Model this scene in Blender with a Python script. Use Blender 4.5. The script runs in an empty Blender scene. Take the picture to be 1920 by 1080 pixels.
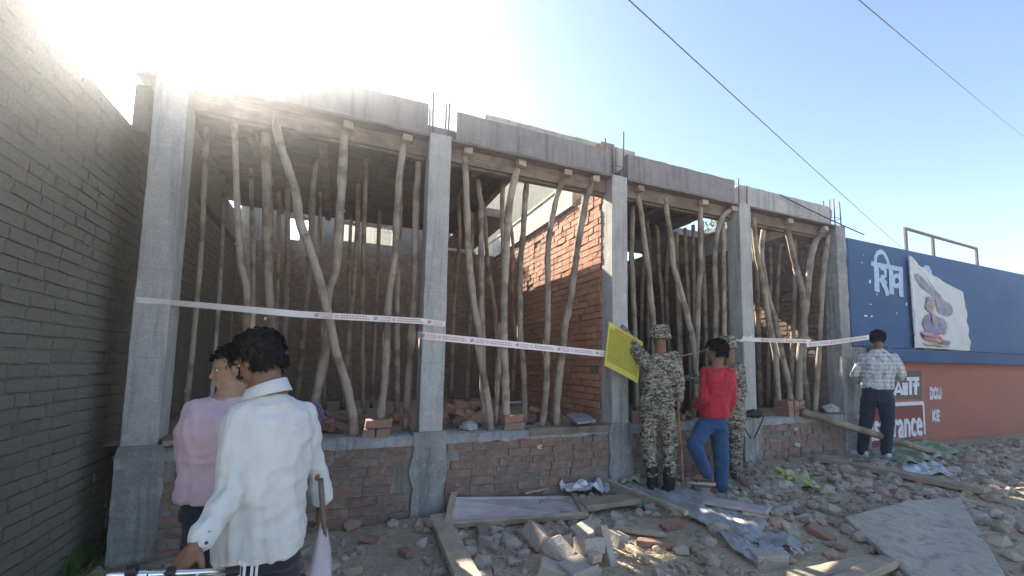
import bpy, bmesh, math, random
from mathutils import Vector, Matrix, noise
random.seed(11)
sc = bpy.context.scene
V = Vector
R = math.radians

# ---------------------------------------------------------------- camera
S = 0.66
FOC, PPX, PPY = 818.97, 998.2, 610.63            # focal length / principal point, in pixels of a 1920 wide frame
YAW, PITCH, ROLL = .4146, .0884, .0159
CAM = V((-4.1211, -6.0681, .9749)) * S
_f = V((math.sin(YAW) * math.cos(PITCH), math.cos(YAW) * math.cos(PITCH), math.sin(PITCH)))
_r = V((math.cos(YAW), -math.sin(YAW), 0)); _u = _r.cross(_f)
_c, _s = math.cos(ROLL), math.sin(ROLL)
CR, CU, CF = _r * _c + _u * _s, _u * _c - _r * _s, _f
cd = bpy.data.cameras.new('camera'); cam = bpy.data.objects.new('camera', cd); sc.collection.objects.link(cam)
cam.matrix_world = Matrix(((CR.x, CU.x, -CF.x, CAM.x), (CR.y, CU.y, -CF.y, CAM.y), (CR.z, CU.z, -CF.z, CAM.z), (0, 0, 0, 1)))
cd.sensor_fit = 'HORIZONTAL'; cd.sensor_width = 36; cd.lens = FOC / 1920 * 36
cd.shift_x = (960 - PPX) / 1920; cd.shift_y = (PPY - 540) / 1920
cd.clip_start = .05; cd.clip_end = 2000
sc.camera = cam

# ---------------------------------------------------------------- sky, sun, exposure
SUN_EL, SUN_AZ = R(32.3), R(-14.8)               # azimuth from +Y towards +X
SUN = V((math.sin(SUN_AZ) * math.cos(SUN_EL), math.cos(SUN_AZ) * math.cos(SUN_EL), math.sin(SUN_EL)))
w = bpy.data.worlds.new('World'); sc.world = w; w.use_nodes = True
nt = w.node_tree; bg = nt.nodes['Background']
sky = nt.nodes.new('ShaderNodeTexSky'); sky.sky_type = 'NISHITA'; sky.sun_disc = False
sky.sun_elevation = SUN_EL; sky.sun_rotation = SUN_AZ
sky.air_density = .75; sky.dust_density = 0.05; sky.ozone_density = 0.; sky.altitude = 200
nt.links.new(sky.outputs[0], bg.inputs[0]); bg.inputs[1].default_value = 0.078
sl = bpy.data.lights.new('sun', 'SUN'); sl.energy = 5.0; sl.angle = R(.53); sl.color = (1, .93, .82)
so = bpy.data.objects.new('sun', sl); sc.collection.objects.link(so)
so.rotation_mode = 'QUATERNION'; so.rotation_quaternion = (-SUN).to_track_quat('-Z', 'Y'); so.location = SUN * 50
sc.view_settings.view_transform = 'Standard'; sc.view_settings.look = 'None'
sc.view_settings.exposure = 2.3; sc.view_settings.gamma = 1
sc.view_settings.use_white_balance = True; sc.view_settings.white_balance_temperature = 6900
sc.render.engine = 'CYCLES'; sc.cycles.max_bounces = 7; sc.cycles.diffuse_bounces = 4
sc.cycles.use_denoising = True; sc.cycles.sample_clamp_indirect = 6

# ---------------------------------------------------------------- picking points of the place
def ray(x, y): return (CF + CR * ((x - PPX) / FOC) - CU * ((y - PPY) / FOC)).normalized()
def onY(x, y, Y=0.): d = ray(x, y); return CAM + d * ((Y - CAM.y) / d.y)
def onX(x, y, X=0.): d = ray(x, y); return CAM + d * ((X - CAM.x) / d.x)
def onZ(x, y, Z=0.): d = ray(x, y); return CAM + d * ((Z - CAM.z) / d.z)
GX = [(-60, -.85), (-4.2, -.79), (-2.0, -.69), (-.6, -.64), (1.9, -.53), (4.2, -.55), (9, -.56), (60, -.56)]
def ground_z(x, y):
    for (a, za), (b, zb) in zip(GX, GX[1:]):
        if x <= b or b == 60:
            t = (x - a) / (b - a); z = za + (zb - za) * t; break
    if y < 0: z += -.035 * min(-y, 3)
    if -7 < x < 12 and -5 < y < 6:
        z += .035 * noise.noise(V((x * 1.1, y * 1.1, 3))) + .014 * noise.noise(V((x * 4, y * 4, 9)))
    return z
def onG(x, y, dz=0.):
    z = -.65
    for _ in range(12):
        p = onZ(x, y, z + dz); z = ground_z(p.x, p.y)
    return V((p.x, p.y, z + dz))

# ---------------------------------------------------------------- materials
MATS = {}
class G:
    """small node graph writer"""
    def __init__(s, name, rough=.85, spec=.3):
        s.m = bpy.data.materials.new(name); s.m.use_nodes = True; s.nt = s.m.node_tree
        s.b = s.nt.nodes['Principled BSDF']; s.b.inputs['Roughness'].default_value = rough
        s.b.inputs['Specular IOR Level'].default_value = spec; MATS[name] = s.m
        s.tc = s.n('ShaderNodeTexCoord')
        s.oi = None
    def n(s, t, ins=None, **props):
        k = s.nt.nodes.new(t)
        for a, v in props.items(): setattr(k, a, v)
        for a, v in (ins or {}).items(): s.put(k.inputs[a], v)
        return k
    def put(s, sock, v):
        if isinstance(v, bpy.types.NodeSocket): s.nt.links.new(v, sock)
        elif isinstance(v, tuple) and len(v) == 3 and sock.type == 'RGBA': sock.default_value = (*v, 1)
        else: sock.default_value = v
    def pos(s, scale=(1, 1, 1), rnd=False, rot=(0, 0, 0)):
        v = s.tc.outputs['Object']
        if rnd:
            v = s.n('ShaderNodeVectorMath', {0: v, 1: s.n('ShaderNodeVectorMath', {0: (37., 19., 53.), 'Scale': s.rand()}, operation='SCALE').outputs[0]}, operation='ADD').outputs[0]
        return s.n('ShaderNodeMapping', {'Vector': v, 'Scale': scale, 'Rotation': rot}).outputs[0]
    def rand(s):
        if s.oi is None:
            o = s.n('ShaderNodeObjectInfo').outputs['Random']; g = s.n('ShaderNodeNewGeometry').outputs['Random Per Island']
            s.oi = s.math('FRACT', s.math('ADD', o, g), 0.)
        return s.oi
    def math(s, op, a, b=0., c=None):
        k = s.n('ShaderNodeMath', operation=op); s.put(k.inputs[0], a); s.put(k.inputs[1], b)
        if c is not None: s.put(k.inputs[2], c)
        return k.outputs[0]
    def noise(s, vec, scale, detail=4, rough=.55, dist=0., out=0):
        return s.n('ShaderNodeTexNoise', {'Vector': vec, 'Scale': scale, 'Detail': detail, 'Roughness': rough, 'Distortion': dist}).outputs[out]
    def ramp(s, fac, stops, interp='LINEAR'):
        k = s.n('ShaderNodeValToRGB', {'Fac': fac}); cr = k.color_ramp; cr.interpolation = interp
        while len(cr.elements) < len(stops): cr.elements.new(.5)
        for e, (p, c) in zip(cr.elements, stops):
            e.position = p; e.color = (*c, 1) if isinstance(c, tuple) else (c, c, c, 1)
        return k.outputs[0]
    def mix(s, fac, a, b, mode='MIX'):
        k = s.n('ShaderNodeMix', data_type='RGBA', blend_type=mode)
        s.put(k.inputs[0], fac); s.put(k.inputs[6], a); s.put(k.inputs[7], b); return k.outputs[2]
    def bump(s, h, strength=.4, dist=.01):
        k = s.n('ShaderNodeBump', {'Height': h, 'Strength': strength, 'Distance': dist}); s.put(s.b.inputs['Normal'], k.outputs[0])
    def col(s, c): s.put(s.b.inputs['Base Color'], c); return s.m

def concrete(name, c1, c2, c3, scale=1., board=True, bumpd=.006):
    g = G(name, .92); p = g.pos((scale,) * 3)
    big = g.noise(p, 1.7, 5, .6); mid = g.noise(p, 9, 5, .65); fine = g.noise(p, 70, 3)
    c = g.mix(g.ramp(big, [(.35, 0.), (.65, 1.)]), c1, c2)
    c = g.mix(g.ramp(mid, [(.5, 0.), (.72, .8)]), c, c3)
    st = g.noise(g.pos((6, 6, .5)), 2.5, 4, .6)
    c = g.mix(g.ramp(st, [(.50, 0.), (.70, .75)]), c, tuple(x * .6 for x in c2))
    c = g.mix(.35, c, g.ramp(fine, [(.3, .55), (.7, 1.2)]), 'MULTIPLY')
    lines = g.ramp(g.math('FRACT', g.math('MULTIPLY', g.n('ShaderNodeSeparateXYZ', {0: p}).outputs[2], 3.1)), [(0, 0.), (.025, 1.)])
    c = g.mix(g.math('MULTIPLY', g.math('SUBTRACT', 1., lines), .35 if board else 0.), c, tuple(x * .5 for x in c2))
    h = g.math('ADD', g.math('MULTIPLY', mid, 1.2), g.math('MULTIPLY', fine, .35))
    pits = g.ramp(g.n('ShaderNodeTexVoronoi', {'Vector': p, 'Scale': 22.}).outputs[0], [(.05, 0.), (.16, 1.)])
    h = g.math('ADD', h, g.math('MULTIPLY', pits, .25)); g.bump(h, .7, bumpd)
    return g.col(c)
concrete('concrete', (.44, .43, .41), (.35, .345, .33), (.50, .485, .46))
concrete('concrete_rough', (.33, .325, .31), (.235, .235, .23), (.45, .44, .42), 1.4, bumpd=.02)
concrete('concrete_warm', (.43, .40, .35), (.36, .33, .29), (.5, .465, .41))
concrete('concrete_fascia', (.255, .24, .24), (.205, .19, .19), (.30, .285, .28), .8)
concrete('plaster_band', (.56, .50, .42), (.47, .42, .35), (.62, .57, .48), 1.5, False)
concrete('mortar', (.27, .25, .22), (.2, .185, .165), (.35, .325, .29), 3, False, .01)
concrete('mortar_dark', (.22, .205, .18), (.16, .15, .135), (.29, .27, .24), 3, False, .01)
concrete('slab_concrete', (.47, .43, .365), (.39, .355, .30), (.53, .48, .405), 1.6, False, .01)
concrete('cream_wall', (.66, .60, .42), (.61, .55, .385), (.68, .62, .45), .4, False, .002)

def brickmat(name, stops, dirt, amount):
    g = G(name, .93); p = g.pos(rnd=True); r = g.rand()
    c = g.ramp(r, stops)
    n1 = g.noise(p, 14, 5, .65); n2 = g.noise(p, 60, 4)
    c = g.mix(g.ramp(n1, [(.46, 0.), (.7, amount)]), c, dirt)
    c = g.mix(.4, c, g.ramp(n2, [(.3, .6), (.7, 1.25)]), 'MULTIPLY')
    g.bump(g.math('ADD', n1, g.math('MULTIPLY', n2, .5)), .9, .008)
    return g.col(c)
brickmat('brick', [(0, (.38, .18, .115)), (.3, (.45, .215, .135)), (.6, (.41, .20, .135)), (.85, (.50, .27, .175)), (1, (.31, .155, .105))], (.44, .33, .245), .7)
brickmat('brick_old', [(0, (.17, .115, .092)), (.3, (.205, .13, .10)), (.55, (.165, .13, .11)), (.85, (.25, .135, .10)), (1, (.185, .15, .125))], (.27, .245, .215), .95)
brickmat('brick_mossy', [(0, (.19, .175, .15)), (.4, (.205, .18, .155)), (.7, (.185, .18, .145)), (1, (.215, .185, .16))], (.185, .195, .14), .9)
brickmat('brick_red', [(0, (.29, .15, .11)), (.4, (.34, .18, .13)), (.7, (.22, .16, .135)), (1, (.31, .2, .16))], (.28, .24, .205), .8)
brickmat('rubble', [(0, (.27, .23, .185)), (.22, (.38, .32, .25)), (.4, (.31, .205, .155)), (.55, (.43, .38, .31)), (.75, (.32, .285, .245)), (.88, (.40, .245, .18)), (1, (.47, .43, .36))], (.43, .365, .28), .85)
brickmat('block', [(0, (.36, .31, .26)), (.5, (.41, .36, .31)), (1, (.34, .29, .26))], (.45, .40, .34), .8)

def woodmat(name, c1, c2, c3, sc3=(30, 30, 2.2), bumpd=.006, rnd=True):
    g = G(name, .88); p = g.pos(sc3, rnd=rnd)
    n1 = g.noise(p, 1., 5, .6, .6); n2 = g.noise(g.pos(rnd=rnd), 5, 3); n3 = g.noise(p, 4, 3)
    c = g.mix(g.ramp(n1, [(.32, 0.), (.68, 1.)]), c1, c2); c = g.mix(g.ramp(n2, [(.47, 0.), (.62, .9)]), c, c3)
    c = g.mix(.7, c, g.ramp(g.rand(), [(0, .72), (1, 1.2)]), 'MULTIPLY')
    c = g.mix(.4, c, g.ramp(n3, [(.3, .6), (.6, 1.15)]), 'MULTIPLY')
    g.bump(g.math('ADD', n1, g.math('MULTIPLY', n3, .5)), .8, bumpd); return g.col(c)
woodmat('pole_bark', (.29, .24, .19), (.39, .33, .27), (.17, .135, .105), (34, 34, 3.2), .009)
woodmat('plank', (.42, .345, .25), (.52, .43, .32), (.36, .29, .22), (2.2, 30, 30))
woodmat('plank_old', (.35, .285, .215), (.44, .36, .275), (.28, .23, .175), (2.2, 30, 30))
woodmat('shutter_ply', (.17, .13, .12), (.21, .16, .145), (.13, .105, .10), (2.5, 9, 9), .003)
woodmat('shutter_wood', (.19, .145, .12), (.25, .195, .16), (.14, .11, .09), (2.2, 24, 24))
woodmat('film_ply', (.44, .37, .37), (.50, .425, .42), (.40, .335, .31), (2, 5, 5), .002)
woodmat('stick', (.26, .15, .08), (.33, .2, .115), (.2, .11, .06))

def plain(name, c, rough=.8, var=.15, sc=12, metal=0., bumpd=.002, trans=0.):
    g = G(name, rough); n1 = g.noise(g.pos(), sc, 4)
    k = g.mix(1., c, g.ramp(n1, [(.3, 1 - var), (.7, 1 + var)]), 'MULTIPLY'); g.bump(n1, .4, bumpd)
    g.b.inputs['Metallic'].default_value = metal; return g.col(k)
plain('steel_bar', (.16, .11, .09), .7, .3, 30, .5)
plain('chrome', (.62, .64, .66), .22, .1, 8, 1.)
plain('black_plastic', (.02, .02, .022), .5)
plain('rubber', (.018, .018, .018), .9)
plain('boot_leather', (.018, .018, .02), .55, .3, 20)
plain('skin', (.21, .115, .075), .6, .12, 25)
plain('skin_pale', (.34, .22, .16), .6, .12, 25)
plain('hair', (.012, .011, .011), .75, .4, 90, bumpd=.01)
plain('eye_white', (.6, .57, .53), .3)
plain('sole', (.42, .38, .33), .8)
plain('wire', (.03, .03, .035), .6)
plain('white_tape', (.74, .72, .72), .45, .06, 6)
plain('tape_print', (.52, .06, .08), .5, .1)
plain('white_paint', (.62, .66, .70), .8, .12, 14)
plain('pale_blue_paint', (.37, .50, .64), .8, .15, 14)
plain('poster_yellow', (.60, .56, .10), .7, .05, 5)
plain('poster_ink', (.27, .22, .035), .8)
plain('poster_red', (.55, .18, .08), .8)
plain('sack_yellow', (.50, .48, .12), .7, .25, 30)
plain('sack_pale', (.42, .40, .27), .75, .2, 30)
plain('plastic_white', (.55, .58, .60), .45, .2, 18)
plain('plastic_teal', (.20, .38, .32), .5, .2, 18)
plain('plastic_green', (.25, .34, .20), .5, .35, 9)
plain('paper_white', (.65, .66, .68), .7, .1)
plain('foil', (.55, .52, .60), .3, .3, 40, .6)
plain('bag_black', (.015, .016, .02), .6, .3, 20)
plain('yarn_pink', (.40, .12, .22), .9, .3, 40)
plain('yarn_purple', (.16, .13, .34), .9, .3, 40)
plain('straw', (.36, .29, .17), .9, .3, 15)
plain('roof_pipe', (.16, .13, .12), .6, .3, 20, .3)
plain('dark_trim', (.05, .055, .065), .7)
plain('grille_white', (.6, .6, .58), .6)
plain('hot_white', (.72, .72, .70), .6)
plain('umber_panel', (.12, .105, .08), .85, .2, 8)
def cloth(name, c, c2=None, scale=40, rough=.95, bumpd=.004):
    g = G(name, rough, .15); n1 = g.noise(g.pos((1, 1, .45)), 16, 4, .6, .4); n2 = g.noise(g.pos(), scale * 8, 2)
    k = g.mix(g.ramp(n1, [(.4, 0.), (.75, .6)]), c, c2 or tuple(x * .75 for x in c))
    g.b.inputs['Sheen Weight'].default_value = .15
    g.bump(g.math('ADD', n1, g.math('MULTIPLY', n2, .12)), .6, bumpd); return g.col(k)
cloth('cloth_white', (.54, .57, .58), (.45, .44, .40))
cloth('cloth_lavender', (.50, .385, .44), (.43, .33, .39))
cloth('cloth_red', (.42, .035, .05), (.34, .03, .045))
cloth('denim_blue', (.035, .085, .18), (.025, .06, .13))
cloth('cloth_navy', (.020, .028, .045), (.028, .036, .055))
cloth('cloth_track', (.022, .024, .034), (.03, .032, .042))
cloth('stripe_white', (.68, .70, .72))
def camo(name):
    g = G(name, .95, .1); p = g.pos((1, 1, 2.3), rot=(.2, .3, .15))
    n1 = g.noise(p, 13, 3, .6, 1.2); n2 = g.noise(p, 21, 3, .55, 1.4)
    c = g.ramp(n1, [(0, (.05, .047, .04)), (.44, (.10, .095, .075)), (.52, (.235, .215, .175))], 'CONSTANT')
    c = g.mix(g.ramp(n2, [(0, 0.), (.53, 1.)], 'CONSTANT'), c, (.375, .345, .275))
    c = g.mix(g.ramp(g.noise(p, 26, 2, .5, 1.), [(0, 0.), (.61, 1.)], 'CONSTANT'), c, (.03, .03, .03))
    g.bump(g.noise(g.pos(), 30, 4), .5, .004); return g.col(c)
camo('camo')
def plaid(name):
    g = G(name, .95, .1); xyz = g.n('ShaderNodeSeparateXYZ', {0: g.pos(rot=(0, 0, -.25))}).outputs
    def bars(v, per, wid): return g.math('LESS_THAN', g.math('FRACT', g.math('MULTIPLY', v, 1 / per)), wid)
    a = g.math('ADD', bars(xyz[0], .058, .30), bars(xyz[2], .058, .30))
    b = g.math('ADD', bars(g.math('ADD', xyz[0], .03), .058, .12), bars(g.math('ADD', xyz[2], .03), .058, .12))
    c = g.mix(g.math('MULTIPLY', a, .42), (.60, .62, .62), (.13, .17, .20)); c = g.mix(g.math('MULTIPLY', b, .4), c, (.25, .25, .27))
    g.bump(g.noise(g.pos(), 24, 4), .5, .006); return g.col(c)
plaid('plaid')
def dirt():
    g = G('dirt', .97, .1); p = g.pos()
    n1 = g.noise(p, .9, 6, .6); n2 = g.noise(p, 7, 6, .65); n3 = g.noise(p, 45, 4, .6)
    c = g.mix(g.ramp(n1, [(.35, 0.), (.65, 1.)]), (.45, .37, .265), (.37, .305, .225))
    c = g.mix(g.ramp(n2, [(.5, 0.), (.7, .7)]), c, (.50, .42, .315)); c = g.mix(.45, c, g.ramp(n3, [(.3, .6), (.7, 1.3)]), 'MULTIPLY')
    vor = g.n('ShaderNodeTexVoronoi', {'Vector': p, 'Scale': 38.}).outputs[0]
    g.bump(g.math('ADD', g.math('ADD', n2, g.math('MULTIPLY', n3, .6)), g.math('MULTIPLY', vor, -.4)), 1., .02); return g.col(c)
dirt()
def painted(name, c, chip, chip2, fade):
    g = G(name, .82); p = g.pos()
    n1 = g.noise(p, 1.3, 5, .6); n2 = g.noise(g.pos((1, 1, .6)), 7, 6, .7); n3 = g.noise(p, 40, 3)
    k = g.mix(g.ramp(n1, [(.35, 0.), (.7, 1.)]), c, fade); k = g.mix(.3, k, g.ramp(n3, [(.3, .7), (.7, 1.2)]), 'MULTIPLY')
    k = g.mix(g.ramp(n2, [(.70, 0.), (.715, 1.)]), k, chip); k = g.mix(g.ramp(g.noise(p, 3.3, 5, .7), [(.68, 0.), (.73, .7)]), k, chip2)
    g.bump(g.math('ADD', n2, g.math('MULTIPLY', n3, .3)), .4, .004); return g.col(k)
painted('blue_paint', (.038, .092, .195), (.34, .38, .42), (.03, .06, .12), (.062, .125, .235))
painted('blue_ledge', (.03, .07, .16), (.30, .28, .24), (.02, .04, .09), (.045, .10, .21))
painted('orange_paint', (.36, .13, .09), (.36, .28, .24), (.25, .12, .095), (.30, .125, .095))
painted('maroon_paint', (.20, .05, .045), (.34, .27, .25), (.15, .05, .045), (.24, .07, .06))
def tin():
    g = G('tin', .55, .4); p = g.pos(); n1 = g.noise(p, 5, 6, .65); n2 = g.noise(p, 25, 4)
    c = g.mix(g.ramp(n1, [(.45, 0.), (.68, 1.)]), (.36, .40, .42), (.30, .26, .2)); c = g.mix(.4, c, g.ramp(n2, [(.3, .7), (.7, 1.2)]), 'MULTIPLY')
    g.b.inputs['Metallic'].default_value = .25; g.bump(n2, .3, .003); return g.col(c)
tin()
def leafmat():
    g = G('leaf', .6, .3); c = g.ramp(g.rand(), [(0, (.045, .09, .02)), (.6, (.08, .14, .03)), (1, (.12, .18, .045))])
    g.b.inputs['Transmission Weight'].default_value = 0.
    t = g.n('ShaderNodeBsdfTranslucent', {'Color': c}); mx = g.n('ShaderNodeMixShader', {0: .35})
    g.nt.links.new(g.b.outputs[0], mx.inputs[1]); g.nt.links.new(t.outputs[0], mx.inputs[2])
    g.nt.links.new(mx.outputs[0], g.nt.nodes['Material Output'].inputs[0]); return g.col(c)
leafmat()
def clear():
    g = G('clear_plastic', .3, .5); tr = g.n('ShaderNodeBsdfTransparent'); mx = g.n('ShaderNodeMixShader', {0: .55})
    g.nt.links.new(tr.outputs[0], mx.inputs[1]); g.nt.links.new(g.b.outputs[0], mx.inputs[2])
    g.nt.links.new(mx.outputs[0], g.nt.nodes['Material Output'].inputs[0]); return g.col((.62, .58, .66))
clear()

# ---------------------------------------------------------------- mesh helpers
COL = sc.collection
class MB:
    def __init__(s): s.v = []; s.f = []
    def add(s, vs, fs):
        o = len(s.v); s.v += [tuple(x) for x in vs]; s.f += [tuple(i + o for i in f) for f in fs]; return s
    def box(s, c, size, rot=None, jit=0.):
        hx, hy, hz = size[0] / 2, size[1] / 2, size[2] / 2; c = V(c)
        vs = []
        for z in (-hz, hz):
            for x, y in ((-hx, -hy), (hx, -hy), (hx, hy), (-hx, hy)):
                p = V((x, y, z))
                if jit: p += V((random.uniform(-jit, jit) for _ in range(3)))
                vs.append((rot @ p if rot else p) + c)
        return s.add(vs, [(3, 2, 1, 0), (4, 5, 6, 7), (0, 1, 5, 4), (1, 2, 6, 5), (2, 3, 7, 6), (3, 0, 4, 7)])
    def span(s, a, b): a, b = V(a), V(b); return s.box((a + b) / 2, [abs(b[i] - a[i]) for i in range(3)])
    def tube(s, pts, rad, n=8, wob=0., cap=True, flat=None):
        pts = [V(p) for p in pts]; rad = rad if isinstance(rad, (list, tuple)) else [rad] * len(pts)
        rings = []; ref = None
        for i, p in enumerate(pts):
            d = (pts[min(i + 1, len(pts) - 1)] - pts[max(i - 1, 0)]).normalized()
            if ref is None: ref = V((1, 0, 0)) if abs(d.x) < .9 else V((0, 1, 0))
            a = (ref - d * ref.dot(d)).normalized(); b = d.cross(a); ref = a
            ring = []
            for k in range(n):
                t = 2 * math.pi * k / n; rr = rad[i] * (1 + (random.uniform(-wob, wob) if wob else 0))
                ring.append(p + a * math.cos(t) * rr + b * math.sin(t) * rr * (flat or 1))
            rings.append(ring)
        vs = [q for r_ in rings for q in r_]; fs = []
        for i in range(len(pts) - 1):
            for k in range(n): fs.append((i * n + k, i * n + (k + 1) % n, (i + 1) * n + (k + 1) % n, (i + 1) * n + k))
        if cap: fs += [tuple(reversed(range(n))), tuple((len(pts) - 1) * n + k for k in range(n))]
        return s.add(vs, fs)
    def slab(s, quad, th, n=None):
        q = [V(p) for p in quad]; nn = (n or (q[1] - q[0]).cross(q[3] - q[0]).normalized()) * th
        return s.add(q + [p - nn for p in q], [(0, 1, 2, 3), (7, 6, 5, 4), (0, 4, 5, 1), (1, 5, 6, 2), (2, 6, 7, 3), (3, 7, 4, 0)])
    def prism(s, poly, a, b):
        """poly: 3d points of one face, offset vector a..b"""
        n = len(poly); A = [V(p) + V(a) for p in poly]; B = [V(p) + V(b) for p in poly]
        return s.add(A + B, [tuple(range(n)), tuple(range(2 * n - 1, n - 1, -1))] + [(i, n + i, n + (i + 1) % n, (i + 1) % n) for i in range(n)])
    def ellipsoid(s, c, ax, n=12, m=8):
        c = V(c); ax = [V(a) for a in ax]; vs = [c - ax[2]]; fs = []
        for j in range(1, m):
            t = -math.pi / 2 + math.pi * j / m
            for k in range(n):
                u = 2 * math.pi * k / n; vs.append(c + (ax[0] * math.cos(u) + ax[1] * math.sin(u)) * math.cos(t) + ax[2] * math.sin(t))
        vs.append(c + ax[2]); L = len(vs) - 1
        for k in range(n):
            fs.append((0, 1 + (k + 1) % n, 1 + k)); fs.append((L, L - n + k, L - n + (k + 1) % n))
            for j in range(m - 2):
                a, b = 1 + j * n + k, 1 + j * n + (k + 1) % n; fs.append((a, b, b + n, a + n))
        return s.add(vs, fs)
    def mesh(s, name, mat=None, smooth=False):
        me = bpy.data.meshes.new(name); me.from_pydata(s.v, [], s.f); me.update()
        if mat: me.materials.append(MATS[mat])
        if smooth: me.polygons.foreach_set('use_smooth', [True] * len(me.polygons))
        return me
    def obj(s, name, mat, parent=None, smooth=False): return link(name, s.mesh(name, mat, smooth), parent)
def link(name, me, parent=None, loc=None):
    o = bpy.data.objects.new(name, me); COL.objects.link(o)
    if parent is not None:
        o.parent = parent
        if parent.location.length > 0 or parent.rotation_euler.z: o.matrix_parent_inverse = Matrix.LocRotScale(parent.location, parent.rotation_euler, None).inverted()
    return o
def tag(o, label=None, cat=None, group=None, kind=None):
    for k, v in (('label', label), ('category', cat), ('group', group), ('kind', kind)):
        if v: o[k] = v
    return o
def thing(name, loc, label, cat, group=None):
    o = bpy.data.objects.new(name, None); COL.objects.link(o); o.location = loc; o.empty_display_size = .1
    return tag(o, label, cat, group)
def bevel(o, wdt=.006, seg=1):
    m = o.modifiers.new('bevel', 'BEVEL'); m.width = wdt; m.segments = seg; m.limit_method = 'ANGLE'; return o
def stone_mesh(r, n=10, jit=.28, flat=.7):
    bm = bmesh.new(); bmesh.ops.create_icosphere(bm, subdivisions=1, radius=1)
    for v in bm.verts:
        v.co *= 1 + random.uniform(-jit, jit); v.co.z *= flat
        v.co.x *= r; v.co.y *= r; v.co.z *= r
    vs = [v.co.copy() for v in bm.verts]; fs = [tuple(v.index for v in f.verts) for f in bm.faces]; bm.free(); return vs, fs
STONES = [stone_mesh(1, jit=random.uniform(.12, .34), flat=random.uniform(.45, .85)) for _ in range(14)]
def chunk_verts(l, w_, h, jit):
    m = MB(); m.box((0, 0, 0), (l, w_, h), None, jit); return m.v, m.f
def rotm(rx, ry, rz): return Matrix.Rotation(rz, 3, 'Z') @ Matrix.Rotation(ry, 3, 'Y') @ Matrix.Rotation(rx, 3, 'X')
def ordinal(i): return ['first', 'second', 'third', 'fourth', 'fifth', 'sixth', 'seventh', 'eighth', 'ninth', 'tenth', 'eleventh', 'twelfth'][i]

# ---------------------------------------------------------------- ground
def axis(lo, hi, a, b, fine, coarse):
    r = []; x = lo
    while x < hi:
        r.append(x); d = 0 if a <= x <= b else min(abs(x - a), abs(x - b)); x += fine + (coarse - fine) * min(d / 30, 1)
    return r + [hi]
gx, gy = axis(-120, 120, -6, 10, .09, 12), axis(-120, 120, -4.5, .6, .09, 12)
m = MB(); m.v = [(x, y, ground_z(x, y)) for y in gy for x in gx]; nx = len(gx)
m.f = [(j * nx + i, j * nx + i + 1, (j + 1) * nx + i + 1, (j + 1) * nx + i) for j in range(len(gy) - 1) for i in range(nx - 1)]
tag(m.obj('ground', 'dirt', smooth=True), 'bare dusty earth strewn with building rubble', kind='structure')

# ---------------------------------------------------------------- the unfinished building
CX = [-4.087, -2.039, 0., 1.98, 3.97]; CW, CDP = .205, .213; H, H2 = 2.79, 3.087
bld = thing('unfinished_building', (0, 0, -.65), 'long unfinished concrete and brick shop row with five bare pillars and open bays', 'building')
bld.location = (0, 0, 0)
BW, BH, JT = .222, .068, .011                    # brick length, height, joint
def brick_variants(n, L, D, Hh, mat, jit=.005):
    out = []
    for _ in range(n):
        b = MB(); b.box((0, 0, 0), (L, D, Hh), None, jit); out.append(b.mesh('brick', mat))
    return out
def brick_wall(parent, org, u, nrm, length, height, keep, single, mat, depth=.10, proud=.011, jit=.005, stretch=BW, miss=.0, dropjit=.006):
    """running courses; bricks for which single() holds are objects, the rest one mesh"""
    org, u, nrm = V(org), V(u), V(nrm); up = V((0, 0, 1))
    full = brick_variants(7, BW, depth, BH, mat, jit); head = brick_variants(5, .104, depth, BH, mat, jit)
    rest = MB(); rot3 = Matrix((u, -nrm, up)).transposed(); cnt = 0
    nc = int(height / (BH + JT))
    for c in range(nc):
        z = c * (BH + JT) + BH / 2 + JT / 2; x = -(c % 2) * .115 - random.uniform(0, .03)
        while x < length:
            hd = random.random() < .16; L = .104 if hd else BW
            a, b = x, x + L; x = b + JT * random.uniform(.7, 1.4)
            if b < .03 or a > length - .03: continue
            mid = (max(a, 0) + min(b, length)) / 2; sx = (min(b, length) - max(a, 0)) / L
            if not keep(mid, z) or random.random() < miss: continue
            p = org + u * mid + up * z - nrm * (depth / 2 - proud + random.uniform(-dropjit, dropjit))
            me = random.choice(head if hd else full)
            rj = rotm(random.uniform(-.03, .03), random.uniform(-.02, .02), random.uniform(-.03, .03))
            if single(mid, z):
                o = bpy.data.objects.new('brick', me); COL.objects.link(o); o.parent = parent
                o.matrix_world = Matrix.Translation(p) @ (rot3 @ rj).to_4x4() @ Matrix.Diagonal((sx, 1, 1, 1)); cnt += 1
            else:
                rr = rot3 @ rj
                rest.add([p + rr @ V((v.co.x * sx, v.co.y, v.co.z)) for v in me.vertices], [tuple(q.vertices) for q in me.polygons])
    if rest.v: tag(rest.obj('brick_courses', mat, parent), kind='stuff')
    return cnt

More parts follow.
